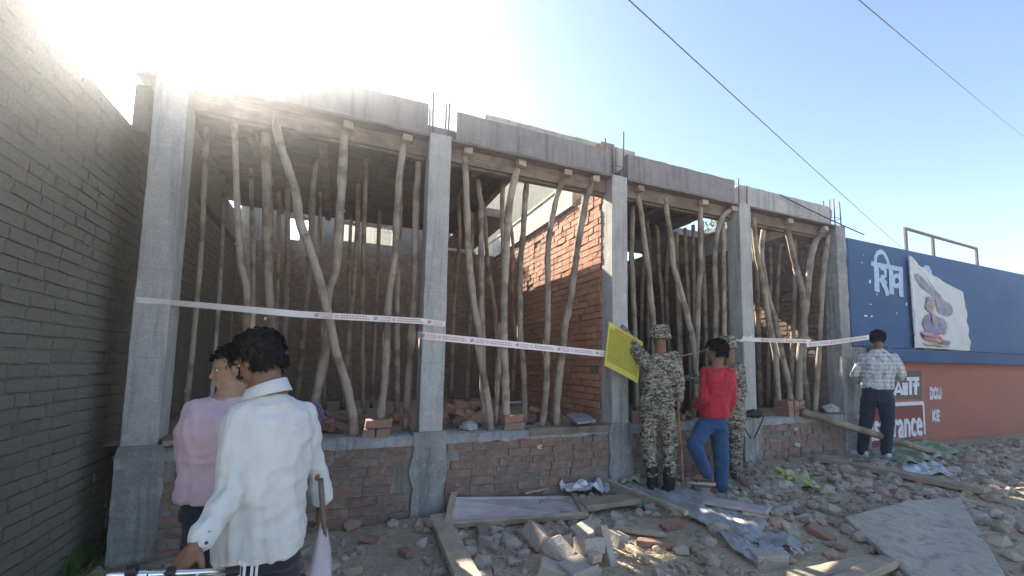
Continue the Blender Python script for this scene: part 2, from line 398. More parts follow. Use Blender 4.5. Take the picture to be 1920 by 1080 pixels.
# plinth: mortar core, bricks, concrete coping, floor behind it
core = MB(); core.span((-4.1, .004, -1.1), (4.2, .2, -.09)); pw = core.obj('plinth_wall', 'mortar', bld)
def pk(u_, z):                                   # plastered pillar feet interrupt the brickwork
    x = -4.1 + u_
    return all(not (cx - .09 - .05 * noise.noise(V((z * 9, cx, 0))) < x < cx + CW + .07) for cx in CX) and z - .95 > ground_z(x, 0) - .08
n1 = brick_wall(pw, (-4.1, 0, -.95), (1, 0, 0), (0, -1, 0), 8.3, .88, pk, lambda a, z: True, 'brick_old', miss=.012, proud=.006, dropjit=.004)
for a, b in zip(CX, CX[1:]):
    cap = MB(); n = 14; x0, x1 = a + CW - .01, b + .01
    top, bot = [], []
    for i in range(n + 1):
        x = x0 + (x1 - x0) * i / n
        top.append((x, -.012 + .01 * noise.noise(V((x * 5, 1, 0))), .0 + .012 * noise.noise(V((x * 4, 7, 0)))))
        bot.append((x, -.014 + .014 * noise.noise(V((x * 6, 3, 0))), -.085 + .03 * noise.noise(V((x * 7, 5, 0)))))
    vs = [p for i in range(n + 1) for p in (bot[i], top[i], (top[i][0], .35, .0))]
    fs = []
    for i in range(n): k = i * 3; fs += [(k, k + 3, k + 4, k + 1), (k + 1, k + 4, k + 5, k + 2)]
    cap.add(vs, fs); cap.obj('plinth_coping', 'concrete_rough', bld, True)
b = MB(); b.span((-.98, -.022, -.055), (-.05, .10, .015)); bevel(b.obj('edge_plank', 'shutter_wood', bld))
fl = MB(); n = 46
def floor_z(x, y): return -.012 + .03 * noise.noise(V((x * 2, y * 2, 0))) + .012 * noise.noise(V((x * 9, y * 9, 4)))
xs = [-4.28 + 8.5 * i / 110 for i in range(111)]; ys = [.2 + 5.2 * j / 60 for j in range(61)]
fl.v = [(x, y, floor_z(x, y)) for y in ys for x in xs]
fl.f = [(j * 111 + i, j * 111 + i + 1, (j + 1) * 111 + i + 1, (j + 1) * 111 + i) for j in range(60) for i in range(110)]
fl.obj('earth_floor', 'dirt', bld, True)

# pillars: cast shaft, rough plastered foot, starter bars
def column(i):
    x = CX[i]; mb = MB(); rows = 26; zt = [2.80, 2.81, 2.80, 2.80, 2.80][i]; rough = i == 4
    ww, dd = (CW, CDP) if not rough else (CW + .02, CDP)
    ring = []
    for j in range(rows + 1):
        z = -.02 + (zt + .02) * j / rows; wv = .004 if not rough else .012
        lift = .0 if z > 1.15 + .2 * (i % 2) else .006
        for (px_, py_) in ((0, 0), (.5, 0), (1, 0), (1, .5), (1, 1), (.5, 1), (0, 1), (0, .5)):
            q = V((x + px_ * ww, py_ * dd, z)); q.x += wv * noise.noise(V((z * 6, px_ * 3 + i * 7, py_))) + lift * (px_ - .5); q.y += wv * noise.noise(V((z * 6, px_ * 3, 9 + i + py_))) - lift * (1 - py_)
            if j == rows: q.z += .03 * noise.noise(V((q.x * 9, q.y * 9, i)))
            ring.append(q)
    fs = [(j * 8 + k, j * 8 + (k + 1) % 8, (j + 1) * 8 + (k + 1) % 8, (j + 1) * 8 + k) for j in range(rows) for k in range(8)]
    fs.append(tuple(rows * 8 + k for k in range(8))); mb.add(ring, fs)
    c = mb.obj('pillar', 'concrete' if not rough else 'concrete_rough', bld)
    bevel(c, .006)
    # foot
    ft = MB(); rr = []; rows2 = 12; zb = ground_z(x, 0) - .1
    for j in range(rows2 + 1):
        z = zb + (.03 - zb) * j / rows2; ex = .05 * (1 + noise.noise(V((z * 5, i * 3, 1)))); xl = ex * (.2 if i == 0 else 1); ex *= 1.4 if i == 0 else 1
        for (px_, py_) in ((-xl, -.03), (CW * .3, -.034), (CW * .7, -.034), (CW + ex * .7, -.03), (CW + ex * .7, .2), (-xl, .2)):
            rr.append((x + px_ + .012 * noise.noise(V((z * 14, px_ * 9, i))), py_ + .012 * noise.noise(V((z * 11, px_ * 11, i + 5))), z + (.012 * noise.noise(V((px_ * 20, j, i))) if j == rows2 else 0)))
    ft.add(rr, [(j * 6 + k, j * 6 + (k + 1) % 6, (j + 1) * 6 + (k + 1) % 6, (j + 1) * 6 + k) for j in range(rows2) for k in range(6)] + [tuple(rows2 * 6 + k for k in range(6))])
    ft.obj('plastered_foot', 'concrete_rough', c)
    tops = [(3.25, 3.17, 3.2, 3.12), (3.17, 3.10, 3.17, 3.09), (3.12, 3.30, 3.18, 3.26), (3.09, 3.02, 3.11, 3.06), (3.16, 3.14, 3.22, 3.18)][i]
    for k, (bx, by) in enumerate(((.03, .03), (CW - .03, .03), (CW - .03, CDP - .03), (.03, CDP - .03))):
        t = MB(); ln = random.uniform(-.012, .012)
        t.tube([(x + bx, by, 2.74), (x + bx + ln * .5, by, 2.95), (x + bx + ln, by + random.uniform(-.01, .01), tops[k] + .05)], .0085, 6); t.obj('starter_bar', 'steel_bar', c)
    if i in (2, 4):
        t = MB(); z = 2.92; q = [(x + .022, .022, z), (x + CW - .022, .022, z), (x + CW - .022, CDP - .022, z), (x + .022, CDP - .022, z), (x + .022, .022, z)]
        t.tube(q, .004, 5); t.obj('tie_loop', 'steel_bar', c)
for i in range(5): column(i)

# fascia beams of the front edge
def fascia(x0, x1, z1, y0=0., z0=H, th=.10, mat='concrete_fascia', curve=0., name='fascia_beam'):
    n = 40; vs = []
    for i in range(n + 1):
        x = x0 + (x1 - x0) * i / n; t = z1 + .008 * noise.noise(V((x * 5, z1, 2))) + .004 * noise.noise(V((x * 23, 1, 2)))
        if curve and x - x0 < curve: t -= .10 * (1 - (x - x0) / curve) ** 2
        bz = z0 + .006 * noise.noise(V((x * 4, 8, 2))); f = y0 + .005 * noise.noise(V((x * 3, 5, z1)))
        vs += [(x, f, bz), (x, f, t), (x, y0 + th, t + .01), (x, y0 + th, bz)]
    fs = [(3, 2, 1, 0), tuple(n * 4 + k for k in range(4))]
    for i in range(n):
        for k in range(4): fs.append((i * 4 + k, i * 4 + (k + 1) % 4, i * 4 + 4 + (k + 1) % 4, i * 4 + 4 + k))
    mb = MB(); mb.add(vs, [tuple(reversed(f)) for f in fs]); return mb.obj(name, mat, bld)
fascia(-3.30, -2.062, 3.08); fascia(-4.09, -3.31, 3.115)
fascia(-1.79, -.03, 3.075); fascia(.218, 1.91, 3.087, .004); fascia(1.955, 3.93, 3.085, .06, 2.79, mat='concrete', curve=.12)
u2 = fascia(-1.36, .68, 3.42, .48, 2.97, .12, 'concrete_warm', name='roof_upstand')
# brick pier stub behind the third pillar's bars
st = MB(); st.span((.004, .235, 2.79), (.19, .47, 3.3)); pier = st.obj('pier_stub', 'mortar', bld)
brick_wall(pier, (0, .47, 2.79), (0, -1, 0), (-1, 0, 0), .24, .5, lambda a, z: True, lambda a, z: True, 'brick')

# slabs and their shuttering
def slab(x0, x1, y0, y1, z, t=.12):
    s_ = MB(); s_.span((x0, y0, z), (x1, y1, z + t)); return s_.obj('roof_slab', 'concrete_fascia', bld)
slab(-4.25, -1.06, .105, 3.0, H + .022); slab(.19, 2.0, .105, 1.9, H + .022); slab(.19, .62, 1.9, 2.5, H + .022); slab(1.15, 2.0, 1.9, 2.5, H + .022); slab(.19, 2.0, 2.5, 4.1, H + .022); slab(3.3, 4.17, .17, 3.3, 2.99); slab(2.0, 3.298, 1.9, 3.3, 2.985); slab(-1.06, -.46, 2.0, 4.3, H + .022)  # last bay's unseen strips added for shade; third bay's notch lets sun streaks in
fl0 = MB(); fl0.span((-4.28, .22, 2.40), (-4.19, 4.2, 2.785)); fl0.obj('flank_wall', 'brick_mossy', bld)
def soffit(x0, x1, y0, y1, z, step=.30):
    y = y0
    while y < y1 - .02:
        bb = MB(); e = min(y + step - .006, y1); bb.span((x0 + random.uniform(0, .03), y, z - .022 - random.uniform(0, .004)), (x1 - random.uniform(0, .03), e, z + random.uniform(-.004, .018)))
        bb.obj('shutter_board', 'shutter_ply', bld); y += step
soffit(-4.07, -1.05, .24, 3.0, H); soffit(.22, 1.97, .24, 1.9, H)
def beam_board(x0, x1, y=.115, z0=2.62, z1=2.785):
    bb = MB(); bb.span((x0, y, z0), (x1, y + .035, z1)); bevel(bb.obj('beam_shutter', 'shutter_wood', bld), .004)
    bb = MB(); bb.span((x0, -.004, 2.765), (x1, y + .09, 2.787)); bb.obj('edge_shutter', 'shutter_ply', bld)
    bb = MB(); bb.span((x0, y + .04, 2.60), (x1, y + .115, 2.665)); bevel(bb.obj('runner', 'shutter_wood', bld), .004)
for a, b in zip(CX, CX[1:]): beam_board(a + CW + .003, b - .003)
for x in (-3.6, -3.0, -2.5, -1.5, -1.12, .45, .95, 1.5):    # joists running back under the boards
    bb = MB(); bb.span((x, .24, 2.69), (x + .07, 2.9 if x < 0 else 2.4, 2.765)); bb.obj('joist', 'shutter_wood', bld)

# partition behind the third pillar: brick, pale band near the top
pc = MB(); pc.span((.006, .213, 0), (.2, 4.45, 2.70)); part = pc.obj('partition_wall', 'mortar_dark', bld)
n2 = brick_wall(part, (0, 4.45, 0), (0, -1, 0), (-1, 0, 0), 4.23, 2.70, lambda a, z: True, lambda a, z: a > 1.72 and z > 1.13, 'brick', jit=.004, miss=.006, dropjit=.0035)
pc = MB(); pc.span((.006, .213, 2.70), (.2, .83, 2.785)); pc.obj('wall_head', 'mortar', bld)
pc = MB(); pc.span((-.035, .86, 2.735), (.2, 4.5, 3.06)); band = pc.obj('plaster_band', 'plaster_band', bld); bevel(band, .008)
pc = MB(); pc.span((-.05, .865, 2.715), (.2, 4.5, 2.733)); pc.obj('band_lip', 'hot_white', band)
pc = MB(); pc.span((-.05, .9, 3.062), (.2, 4.5, 3.10)); pc.obj('band_top', 'concrete_warm', band)
# partition behind the fourth pillar, lower, with a gap above it
pc = MB(); pc.span((1.986, .213, 0), (2.17, 4.3, 2.2)); part3 = pc.obj('partition_wall', 'mortar_dark', bld)
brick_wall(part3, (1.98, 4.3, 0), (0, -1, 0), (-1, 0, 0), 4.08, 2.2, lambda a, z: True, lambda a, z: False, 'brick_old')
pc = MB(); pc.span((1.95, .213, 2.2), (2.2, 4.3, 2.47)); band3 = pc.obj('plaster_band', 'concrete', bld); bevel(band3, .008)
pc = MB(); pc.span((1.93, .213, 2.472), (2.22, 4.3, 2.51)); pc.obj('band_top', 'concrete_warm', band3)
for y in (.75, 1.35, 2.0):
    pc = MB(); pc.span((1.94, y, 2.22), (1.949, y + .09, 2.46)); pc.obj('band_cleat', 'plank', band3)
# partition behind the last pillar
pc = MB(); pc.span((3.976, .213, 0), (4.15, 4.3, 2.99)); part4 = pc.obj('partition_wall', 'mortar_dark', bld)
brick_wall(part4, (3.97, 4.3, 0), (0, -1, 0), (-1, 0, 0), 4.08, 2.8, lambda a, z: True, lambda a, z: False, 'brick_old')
pc = MB(); pc.span((3.94, .8, 2.83), (4.1, 3.8, 2.985)); pc.obj('plaster_band', 'plaster_band', bld)
# back wall with openings under the roof
bk = MB(); OP = [(-3.60, -3.42, 2.62, 3.02), (-3.37, -3.22, 2.70, 3.02), (-2.75, -2.55, 2.70, 3.04), (-2.43, -1.95, 2.71, 3.05)]
bk.span((-4.25, 4.0, -.2), (0, 4.2, 2.60)); bk.span((-4.25, 4.0, 3.06), (-1.2, 4.2, 3.3))
edges = [-4.25] + [e for o_ in OP for e in o_[:2]] + [-1.2]
for a, b in zip(edges[::2], edges[1::2]): bk.span((a, 4.0, 2.602), (b, 4.2, 3.058))
for a, b, z0, z1 in OP: bk.span((a, 4.003, 2.60), (b, 4.197, z0)); bk.span((a, 4.003, z1), (b, 4.197, 3.06))
bk.span((-1.198, 4.002, 2.60), (0, 4.198, 2.74))
bkw = bk.obj('back_wall', 'mortar_dark', bld)
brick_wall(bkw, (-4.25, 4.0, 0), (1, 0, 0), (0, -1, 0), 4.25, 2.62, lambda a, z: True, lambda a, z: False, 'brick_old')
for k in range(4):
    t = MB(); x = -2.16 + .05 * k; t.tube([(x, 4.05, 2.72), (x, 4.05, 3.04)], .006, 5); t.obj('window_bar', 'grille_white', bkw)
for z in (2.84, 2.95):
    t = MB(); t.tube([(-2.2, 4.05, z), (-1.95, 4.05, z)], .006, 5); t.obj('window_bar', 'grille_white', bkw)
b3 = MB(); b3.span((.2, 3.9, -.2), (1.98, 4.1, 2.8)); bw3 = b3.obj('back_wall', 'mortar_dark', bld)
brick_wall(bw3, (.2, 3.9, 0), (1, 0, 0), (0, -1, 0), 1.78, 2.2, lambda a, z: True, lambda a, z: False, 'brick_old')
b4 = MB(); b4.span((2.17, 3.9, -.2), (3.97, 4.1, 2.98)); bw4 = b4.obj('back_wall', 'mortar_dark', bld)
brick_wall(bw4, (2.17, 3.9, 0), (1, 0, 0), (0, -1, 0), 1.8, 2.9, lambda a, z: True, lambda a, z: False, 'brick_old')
# small shelf seen in the second bay
sh = MB(); sh.span((-1.1, 3.85, 2.72), (-.45, 4.0, 2.76)); sh.obj('wall_shelf', 'hot_white', bkw)

for x, y, w_, h_ in ((1492, 805, .05, .045), (1495, 834, .09, .05), (1370, 838, .05, .035), (1012, 838, .05, .04)):
    p = onY(x, y, -.012); q = MB(); q.box(p, (w_, .006, h_), rotm(0, random.uniform(-.2, .2), 0), .006); q.obj('pale_patch', 'plaster_band', bld)

# mossy side wall left of the building
mw = thing('mossy_wall', (-4.45, 0, -.8), 'dark mossy brick boundary wall left of the first pillar', 'wall')
q = MB(); q.span((-4.6, -2.6, -1.1), (-4.306, 6.5, 2.47)); q.obj('wall_core', 'brick_mossy', mw)
brick_wall(mw, (-4.3, 6.4, -.9), (0, -1, 0), (1, 0, 0), 9.0, 3.36, lambda a, z: True, lambda a, z: False, 'brick_mossy', jit=.005, dropjit=.003, proud=.006)

# ---------------------------------------------------------------- timber props
def prop(trace, r_px, Yh=.12, label=None, group='timber props holding up the roof', foot=None, lit=False, name='timber_prop', ztop=None, base=0.0):
    """trace: image points from head to foot; foot stands on the floor, head under the beam"""
    p1 = onZ(*trace[-1], base); Y0 = min(max(p1.y, .03), .4 if Yh < .55 else 2.6) if foot is None else foot
    x0 = trace[0][0]; xmax = -2.1 if x0 < 800 else -.13 if x0 < 1130 else 1.82 if x0 < 1380 else 3.8
    n = len(trace); ln = [0]
    for a, b in zip(trace, trace[1:]): ln.append(ln[-1] + math.hypot(b[0] - a[0], b[1] - a[1]))
    pts = []
    for (x, y), l in zip(trace, ln):
        t = l / ln[-1]; Yp = Yh + (Y0 - Yh) * t; p = onY(x, y, Yp)
        while p.x > xmax and Yp > .1: Yp -= .04; p = onY(x, y, Yp)
        pts.append(p)
    pts[-1].z = base
    zt = ztop or (2.70 if Yh < .3 else 2.66)
    if pts[0].z > zt: pts[0].z = zt
    elif pts[0].z < zt - .03:                    # grow the head up to the shuttering
        d = (pts[0] - pts[min(2, n - 1)]); d *= (zt - pts[0].z) / max(d.z, .3); d.y *= .3; d.x = max(min(d.x, .12), -.12); d.z = zt - pts[0].z
        pts.insert(0, pts[0] + d)
    # resample to a smooth crooked pole
    out = []; rad = []
    rr = [r_px * (q - CAM).dot(CF) / FOC for q in pts]
    for i in range(len(pts) - 1):
        P0, P1, P2, P3 = pts[max(i - 1, 0)], pts[i], pts[i + 1], pts[min(i + 2, len(pts) - 1)]
        for k in range(4):
            t = k / 4; out.append(.5 * ((2 * P1) + (P2 - P0) * t + (2 * P0 - 5 * P1 + 4 * P2 - P3) * t * t + (3 * P1 - P0 - 3 * P2 + P3) * t ** 3))
            rad.append(rr[i] + (rr[i + 1] - rr[i]) * t)
    out.append(pts[-1]); rad.append(rr[-1]); N = len(out)
    rad = [a * (.76 + .17 * i / N) * random.uniform(.90, 1.10) for i, a in enumerate(rad)]
    out = [p + .004 * noise.noise_vector(p * 9) for p in out]; kn = random.randrange(3, 7); rad = [a * (1.09 if i % kn == 2 else 1) for i, a in enumerate(rad)]; mb = MB(); mb.tube(out, rad, 10, .07)
    if random.random() < .8:                     # lopped branch stub
        k = random.randrange(N // 4, N - 3); d = V((random.uniform(-1, 1), random.uniform(-1, .2), .6)).normalized()
        mb.tube([out[k], out[k] + d * rad[k] * 1.5], [rad[k] * .55, rad[k] * .4], 6)
    o = mb.obj(name, 'pole_bark', None, True); tag(o, label, 'prop', group); return o
BAYN = ['first and second', 'second and third', 'third and fourth', 'fourth and last']
FRONT = [
 [ ([(386, 250), (380, 420), (368, 580), (352, 735), (350, 800)], 5.5, .5), ([(440, 250), (446, 410), (452, 499), (463, 543), (461, 627), (462, 780)], 7, .2),
   ([(498, 260), (502, 400), (503, 520), (510, 640), (512, 790)], 9.5, .3), ([(530, 285), (554, 356), (561, 412), (580, 463), (602, 536), (620, 609), (631, 664), (649, 718), (661, 780), (664, 817)], 9.3, .12),
   ([(645, 262), (641, 340), (637, 400), (631, 500), (615, 550), (612, 645), (598, 718), (590, 765), (590, 800)], 9.5, .12), ([(757, 268), (749, 334), (744, 409), (740, 488), (731, 543), (725.5, 609), (725, 645), (722, 700), (714.5, 773), (712.7, 791)], 8, .12),
   ([(783, 330), (780, 400), (776, 560), (768, 680), (762, 775)], 7.5, .4)],
 [ ([(872, 282), (875, 375), (879, 480), (887, 555), (896, 611), (900, 668), (909, 715), (917, 771), (919.7, 807)], 7.6, .12), ([(896, 312), (900, 375), (902, 431), (902, 499), (903, 574), (905, 640), (908, 745)], 6.5, .5),
   ([(971, 303), (962, 347), (954, 394), (951, 450), (948, 499), (945, 574), (945, 649), (947, 696), (949, 752), (949, 782)], 8, .12), ([(988, 325), (983, 394), (980, 450), (975, 499), (975, 574), (976, 639), (980, 677), (983, 724), (984, 775)], 6.7, .3),
   ([(1058, 315), (1046, 362), (1035, 412), (1027, 469), (1027, 517), (1027, 592), (1025, 639), (1025, 696), (1022, 752), (1016, 801)], 6.8, .12),
   ([(1110, 330), (1099, 371), (1091, 416), (1082, 469), (1078, 499), (1069, 564), (1059, 611), (1055, 658), (1048, 706), (1044, 752), (1043, 799)], 8, .12)],
 [ ([(1187, 366), (1185, 440), (1184, 486), (1186, 511), (1188, 574), (1190, 621), (1193, 770)], 5.6, .35), ([(1193, 350), (1201, 393), (1207, 440), (1213, 486), (1216, 511), (1219.5, 558), (1224, 597), (1230, 780)], 6.2, .12),
   ([(1246, 372), (1254, 424), (1260, 463), (1262, 496), (1273, 535), (1284, 574), (1293, 613), (1299, 644), (1312, 770)], 6.5, .12), ([(1313, 366), (1313, 424), (1313, 471), (1314, 496), (1310, 543), (1308, 590), (1307, 636), (1300, 775)], 5.6, .12),
   ([(1368, 380), (1354, 408), (1343, 447), (1340, 488), (1341, 527), (1343, 574), (1342, 621), (1341, 770)], 5.6, .12)],
 [ ([(1412, 405), (1419, 474), (1427, 513), (1433, 549), (1441, 600), (1453, 660), (1456, 700), (1461, 758)], 6, .12), ([(1432, 415), (1428, 474), (1437, 545), (1453, 600), (1468, 673), (1479, 722), (1483, 758)], 6, .3),
   ([(1473, 408), (1482, 458), (1493, 505), (1504, 545), (1508, 590), (1507, 640), (1505, 690), (1512, 740), (1517, 768)], 6.8, .12), ([(1539, 420), (1527, 458), (1519, 497), (1514, 544), (1507, 600), (1499, 680), (1497, 762)], 7, .2),
   ([(1553, 440), (1545, 500), (1541, 545), (1536, 655), (1533, 700), (1528, 768)], 5.5, .3)]]
LOOK = {(0, 3): 'thick timber prop slanting from upper left across the first bay, crossing another prop', (0, 4): 'thick timber prop crossed by the slanting prop, coloured cord at its foot',
        (0, 5): 'crooked timber prop standing on three red bricks beside the second pillar', (1, 0): 'bowed timber prop just right of the second pillar, foot at the plinth edge',
        (1, 2): 'straight pale timber prop standing on two stacked red bricks in the second bay', (1, 5): 'timber prop leaning towards the third pillar before the sunlit brick wall',
        (1, 4): 'slim timber prop before the sunlit brick wall, left of the leaning one'}
for bi, L in enumerate(FRONT):
    for k, (tr, r_, yh) in enumerate(L):
        base = {(0, 5): .105, (1, 2): .14}.get((bi, k), 0.0)
        prop(tr, r_, yh, LOOK.get((bi, k)) or f'crooked timber prop, {ordinal(k)} from the left in the row between the {BAYN[bi]} pillars', base=base)
for bi_, bx in enumerate(((0, 4), (0, 5), (1, 0), (1, 2), (1, 4), (1, 5), (2, 1), (2, 3), (2, 4), (3, 2), (3, 3))):     # packing blocks on the prop heads
    tr = FRONT[bx[0]][bx[1]][0][0]; p = onY(tr[0] + 6, tr[1] - 1, .06); p.z = 2.722
    bb = MB(); bb.box(p, (.085, .07, .06), rotm(0, 0, random.uniform(-.2, .2)), .006)
    tag(bb.obj('packing_block', 'plank_old'), f'pale wooden packing block on a prop head under the roof edge, {ordinal(bi_)} from the left', 'wood block', 'packing blocks on the prop heads')
DEEP = [([(420, 330), (415, 500), (405, 640)], 4, 1.6), ([(470, 330), (475, 520), (480, 660)], 4.5, 1.4), ([(539, 330), (539, 500), (532, 718)], 5, 1.0), ([(586, 360), (579, 510), (557, 729)], 6, .8),
        ([(672, 330), (667, 481), (645, 712)], 5, 1.2), ([(686, 320), (680, 536), (680, 682), (681.6, 775)], 4.8, .6), ([(750, 400), (745, 536), (747, 715)], 6, 1.0), ([(600, 380), (604, 560), (612, 700)], 4, 1.8), ([(712, 380), (706, 560), (700, 690)], 4, 2.0),
        ([(659, 380), (655, 520), (660, 690)], 3.6, 2.2), ([(523, 380), (520, 560), (516, 700)], 4, 2.0),
        ([(862, 440), (859, 480), (851, 574), (846, 730)], 4.4, 1.2), ([(885, 420), (882, 560), (876, 715)], 4.4, 1.6), ([(908, 400), (915, 499), (924, 555), (930, 611), (936, 730)], 5, .9), ([(943, 330), (941, 412), (944, 469), (941, 600), (930, 735)], 5.2, .5), ([(962, 460), (960, 560), (966, 640), (960, 735)], 4, 1.3),
        ([(1213, 378), (1218, 471), (1216, 600), (1214, 745)], 4, .8), ([(1233, 440), (1235, 496), (1243, 574), (1247, 740)], 4.4, .9), ([(1285, 440), (1287, 496), (1291, 558), (1296, 735)], 4.2, 1.0), ([(1356, 430), (1357, 500), (1358, 740)], 4.6, .6),
        ([(1268, 470), (1273, 574), (1278, 740)], 6, 1.0), ([(1318, 480), (1321, 545), (1327, 735)], 4.5, .9), ([(1207, 480), (1204, 560), (1200, 740)], 4, 1.3), ([(1254, 450), (1250, 560), (1262, 735)], 4.5, 1.2), ([(1300, 450), (1302, 560), (1306, 735)], 4, 1.4),
        ([(1468, 440), (1460, 505), (1452, 735)], 4.2, .8), ([(1492, 480), (1490, 545), (1480, 735)], 4.2, .9), ([(1417, 500), (1421, 600), (1426, 740)], 5, .6), ([(1446, 520), (1442, 600), (1440, 735)], 3.8, 1.0)]
DEEP.sort(key=lambda d: d[0][0][0]); cnt_ = [0] * 4
for tr, r_, yh in DEEP:
    x = tr[0][0]; b = 0 if x < 800 else 1 if x < 1130 else 2 if x < 1380 else 3
    cnt_[b] += 1; cnt_[b] -= 1
    prop(tr, r_, yh, f"dim timber prop in the dark depth of the {['first', 'second', 'third', 'last'][b]} bay, {ordinal(cnt_[b])} from the left", 'dim props inside the ' + ['first', 'second', 'third', 'last'][b] + ' bay'); cnt_[b] += 1

# ---------------------------------------------------------------- neighbour shop on the right
shop = thing('painted_shop', (7, 2, -.56), 'neighbouring shop with blue upper wall and orange lower wall, painted lettering', 'building')
q = MB(); q.span((4.22, .0, .98), (13.5, 4.5, 2.64)); uw = q.obj('upper_wall', 'blue_paint', shop); bevel(uw, .02)
q = MB(); q.span((4.6, -.13, .77), (13.5, .0, .975)); ledge = q.obj('ledge', 'blue_ledge', shop); bevel(ledge, .012)
q = MB(); q.span((4.3, .12, -1.), (13.5, 4.4, .975)); lw = q.obj('lower_wall', 'orange_paint', shop)
q = MB(); q.span((4.19, .02, -1.), (4.62, .119, 1.02)); q.obj('plaster_patch', 'concrete_rough', shop)
for k in range(26):                              # broken mortar along the ledge top
    x = random.uniform(4.4, 7.4); vs, fs = random.choice(STONES); s_ = random.uniform(.012, .04); q = MB(); q.add([V((x, -.05 + random.uniform(-.05, .03), .985)) + v * s_ for v in vs], fs); q.obj('mortar_crumb', 'mortar', ledge)
def wallpt(x, y, Y): return onY(x, y, Y)
STK = [0]
def stroke(parent, pts, wd, Y, mat, name='painted_stroke', z=.004, closed=False):
    """painted brush stroke on the wall plane y = Y; points are (X, Z) in metres"""
    STK[0] += 1; z += .0009 * (STK[0] % 14); mb = MB(); P = [V((a, 0, b)) for a, b in pts]; n = len(P); L, Rr = [], []
    for i in range(n):
        d = (P[min(i + 1, n - 1)] - P[max(i - 1, 0)]).normalized(); nn = V((-d.z, 0, d.x)) * wd / 2
        L.append(P[i] + nn + V((0, Y - z, 0))); Rr.append(P[i] - nn + V((0, Y - z, 0)))
    vs = L + Rr; fs = [(i, i + 1, n + i + 1, n + i) for i in range(n - 1)]
    mb.add(vs, fs); return mb.obj(name, mat, parent)
def wp(x, y, Y=0.): p = onY(x, y, Y); return (p.x, p.z)
def arc(x0, y0, x1, y1, h, n=10): return [(x0 + (x1 - x0) * t / n, y0 + (y1 - y0) * t / n - h * math.sin(math.pi * t / n)) for t in range(n + 1)]
sx = lambda a, b: (1560 + a * .2407, 440 + b * .2407)
T = lambda pts: [wp(*sx(a, b)) for a, b in pts]
PB = 'pale_blue_paint'
stroke(uw, T([(303, 222), (330, 232), (548, 272)]), .075, 0, PB, 'lettering_bar')
stroke(uw, T([(338, 235), (345, 300), (348, 445)]), .13, 0, PB, 'letter_stroke')
stroke(uw, T([(335, 235), (335, 180), (350, 145), (380, 132), (405, 150), (425, 190), (440, 245)]), .075, 0, PB, 'letter_stroke')
stroke(uw, T([(372, 255), (395, 262), (412, 285), (412, 315), (395, 335), (375, 330)]), .075, 0, PB, 'letter_stroke')
stroke(uw, T([(372, 335), (392, 375), (420, 430), (430, 475)]), .10, 0, PB, 'letter_stroke')
stroke(uw, T([(380, 345), (405, 370), (420, 385)]), .08, 0, PB, 'letter_stroke')
stroke(uw, T([(452, 260), (456, 330), (460, 465)]), .12, 0, PB, 'letter_stroke')
stroke(uw, T([(530, 275), (531, 370), (534, 485)]), .12, 0, PB, 'letter_stroke')
stroke(uw, T([(526, 345), (500, 318), (478, 330), (472, 370), (485, 400), (505, 402), (526, 378)]), .075, 0, PB, 'letter_stroke')
stroke(uw, T([(705, 280), (722, 258), (745, 262), (760, 290), (766, 330)]), .085, 0, PB, 'letter_stroke')
for (a, b, w_, h_) in ((230, 218, 14, 12), (295, 365, 16, 40), (262, 632, 36, 18), (308, 636, 20, 14), (350, 465, 12, 22), (578, 540, 16, 34), (505, 612, 8, 18), (300, 542, 24, 8), (245, 160, 6, 20)):   # bare plaster chips
    c0 = sx(a, b); q = MB(); P = []
    for k in range(7):
        t = 2 * math.pi * k / 7; p = wp(c0[0] + .12 * w_ * math.cos(t) * random.uniform(.6, 1.1) * 1.0, c0[1] + .12 * h_ * math.sin(t) * random.uniform(.6, 1.1)); P.append((p[0], -.003, p[1]))
    q.add(P, [tuple(range(7))]); q.obj('paint_chip', 'white_paint', uw)
# dark panel with ANIT.., maroon frame with lettering, DOU / KE
LY = .12
sx = lambda a, b: (1560 + a * .25, 600 + b * .25)
TL_ = lambda pts: [wp(*sx(a, b), LY) for a, b in pts]
def panel(parent, quad, mat, name, z=.003):
    q = MB(); q.add([V((a, LY - z, b)) for a, b in TL_(quad)], [(0, 1, 2, 3)]); return q.obj(name, mat, parent)
panel(lw, [(180, 395), (668, 380), (672, 592), (190, 605)], 'umber_panel', 'painted_panel')
panel(lw, [(245, 635), (682, 612), (694, 858), (255, 1000)], 'maroon_paint', 'painted_panel')
WP = 'white_paint'
for pts, wd in (([(460, 562), (490, 470), (518, 560)], .075), ([(470, 535), (505, 535)], .05), ([(528, 562), (528, 470)], .075), ([(528, 470), (556, 560)], .075), ([(556, 562), (556, 470)], .075), ([(585, 445), (585, 562)], .085), ([(555, 442), (650, 440)], .06), ([(625, 445), (622, 560)], .085), ([(600, 488), (650, 482)], .06)):
    stroke(lw, TL_(pts), wd, LY, WP, 'painted_letter', .006)
for pts, wd in (([(250, 650), (455, 632), (680, 622)], .06), ([(678, 620), (690, 858)], .05), ([(248, 650), (250, 995)], .05)): stroke(lw, TL_(pts), wd, LY, WP, 'painted_frame', .006)
def text_mesh(body, size=1.):
    c = bpy.data.curves.new('t', 'FONT'); c.body = body; c.size = size; c.resolution_u = 3
    o = bpy.data.objects.new('t', c); COL.objects.link(o); dg = bpy.context.evaluated_depsgraph_get()
    me = o.evaluated_get(dg).to_mesh(); vs = [v.co.copy() for v in me.vertices]; fs = [tuple(p.vertices) for p in me.polygons]
    o.evaluated_get(dg).to_mesh_clear(); bpy.data.objects.remove(o); bpy.data.curves.remove(c); return vs, fs
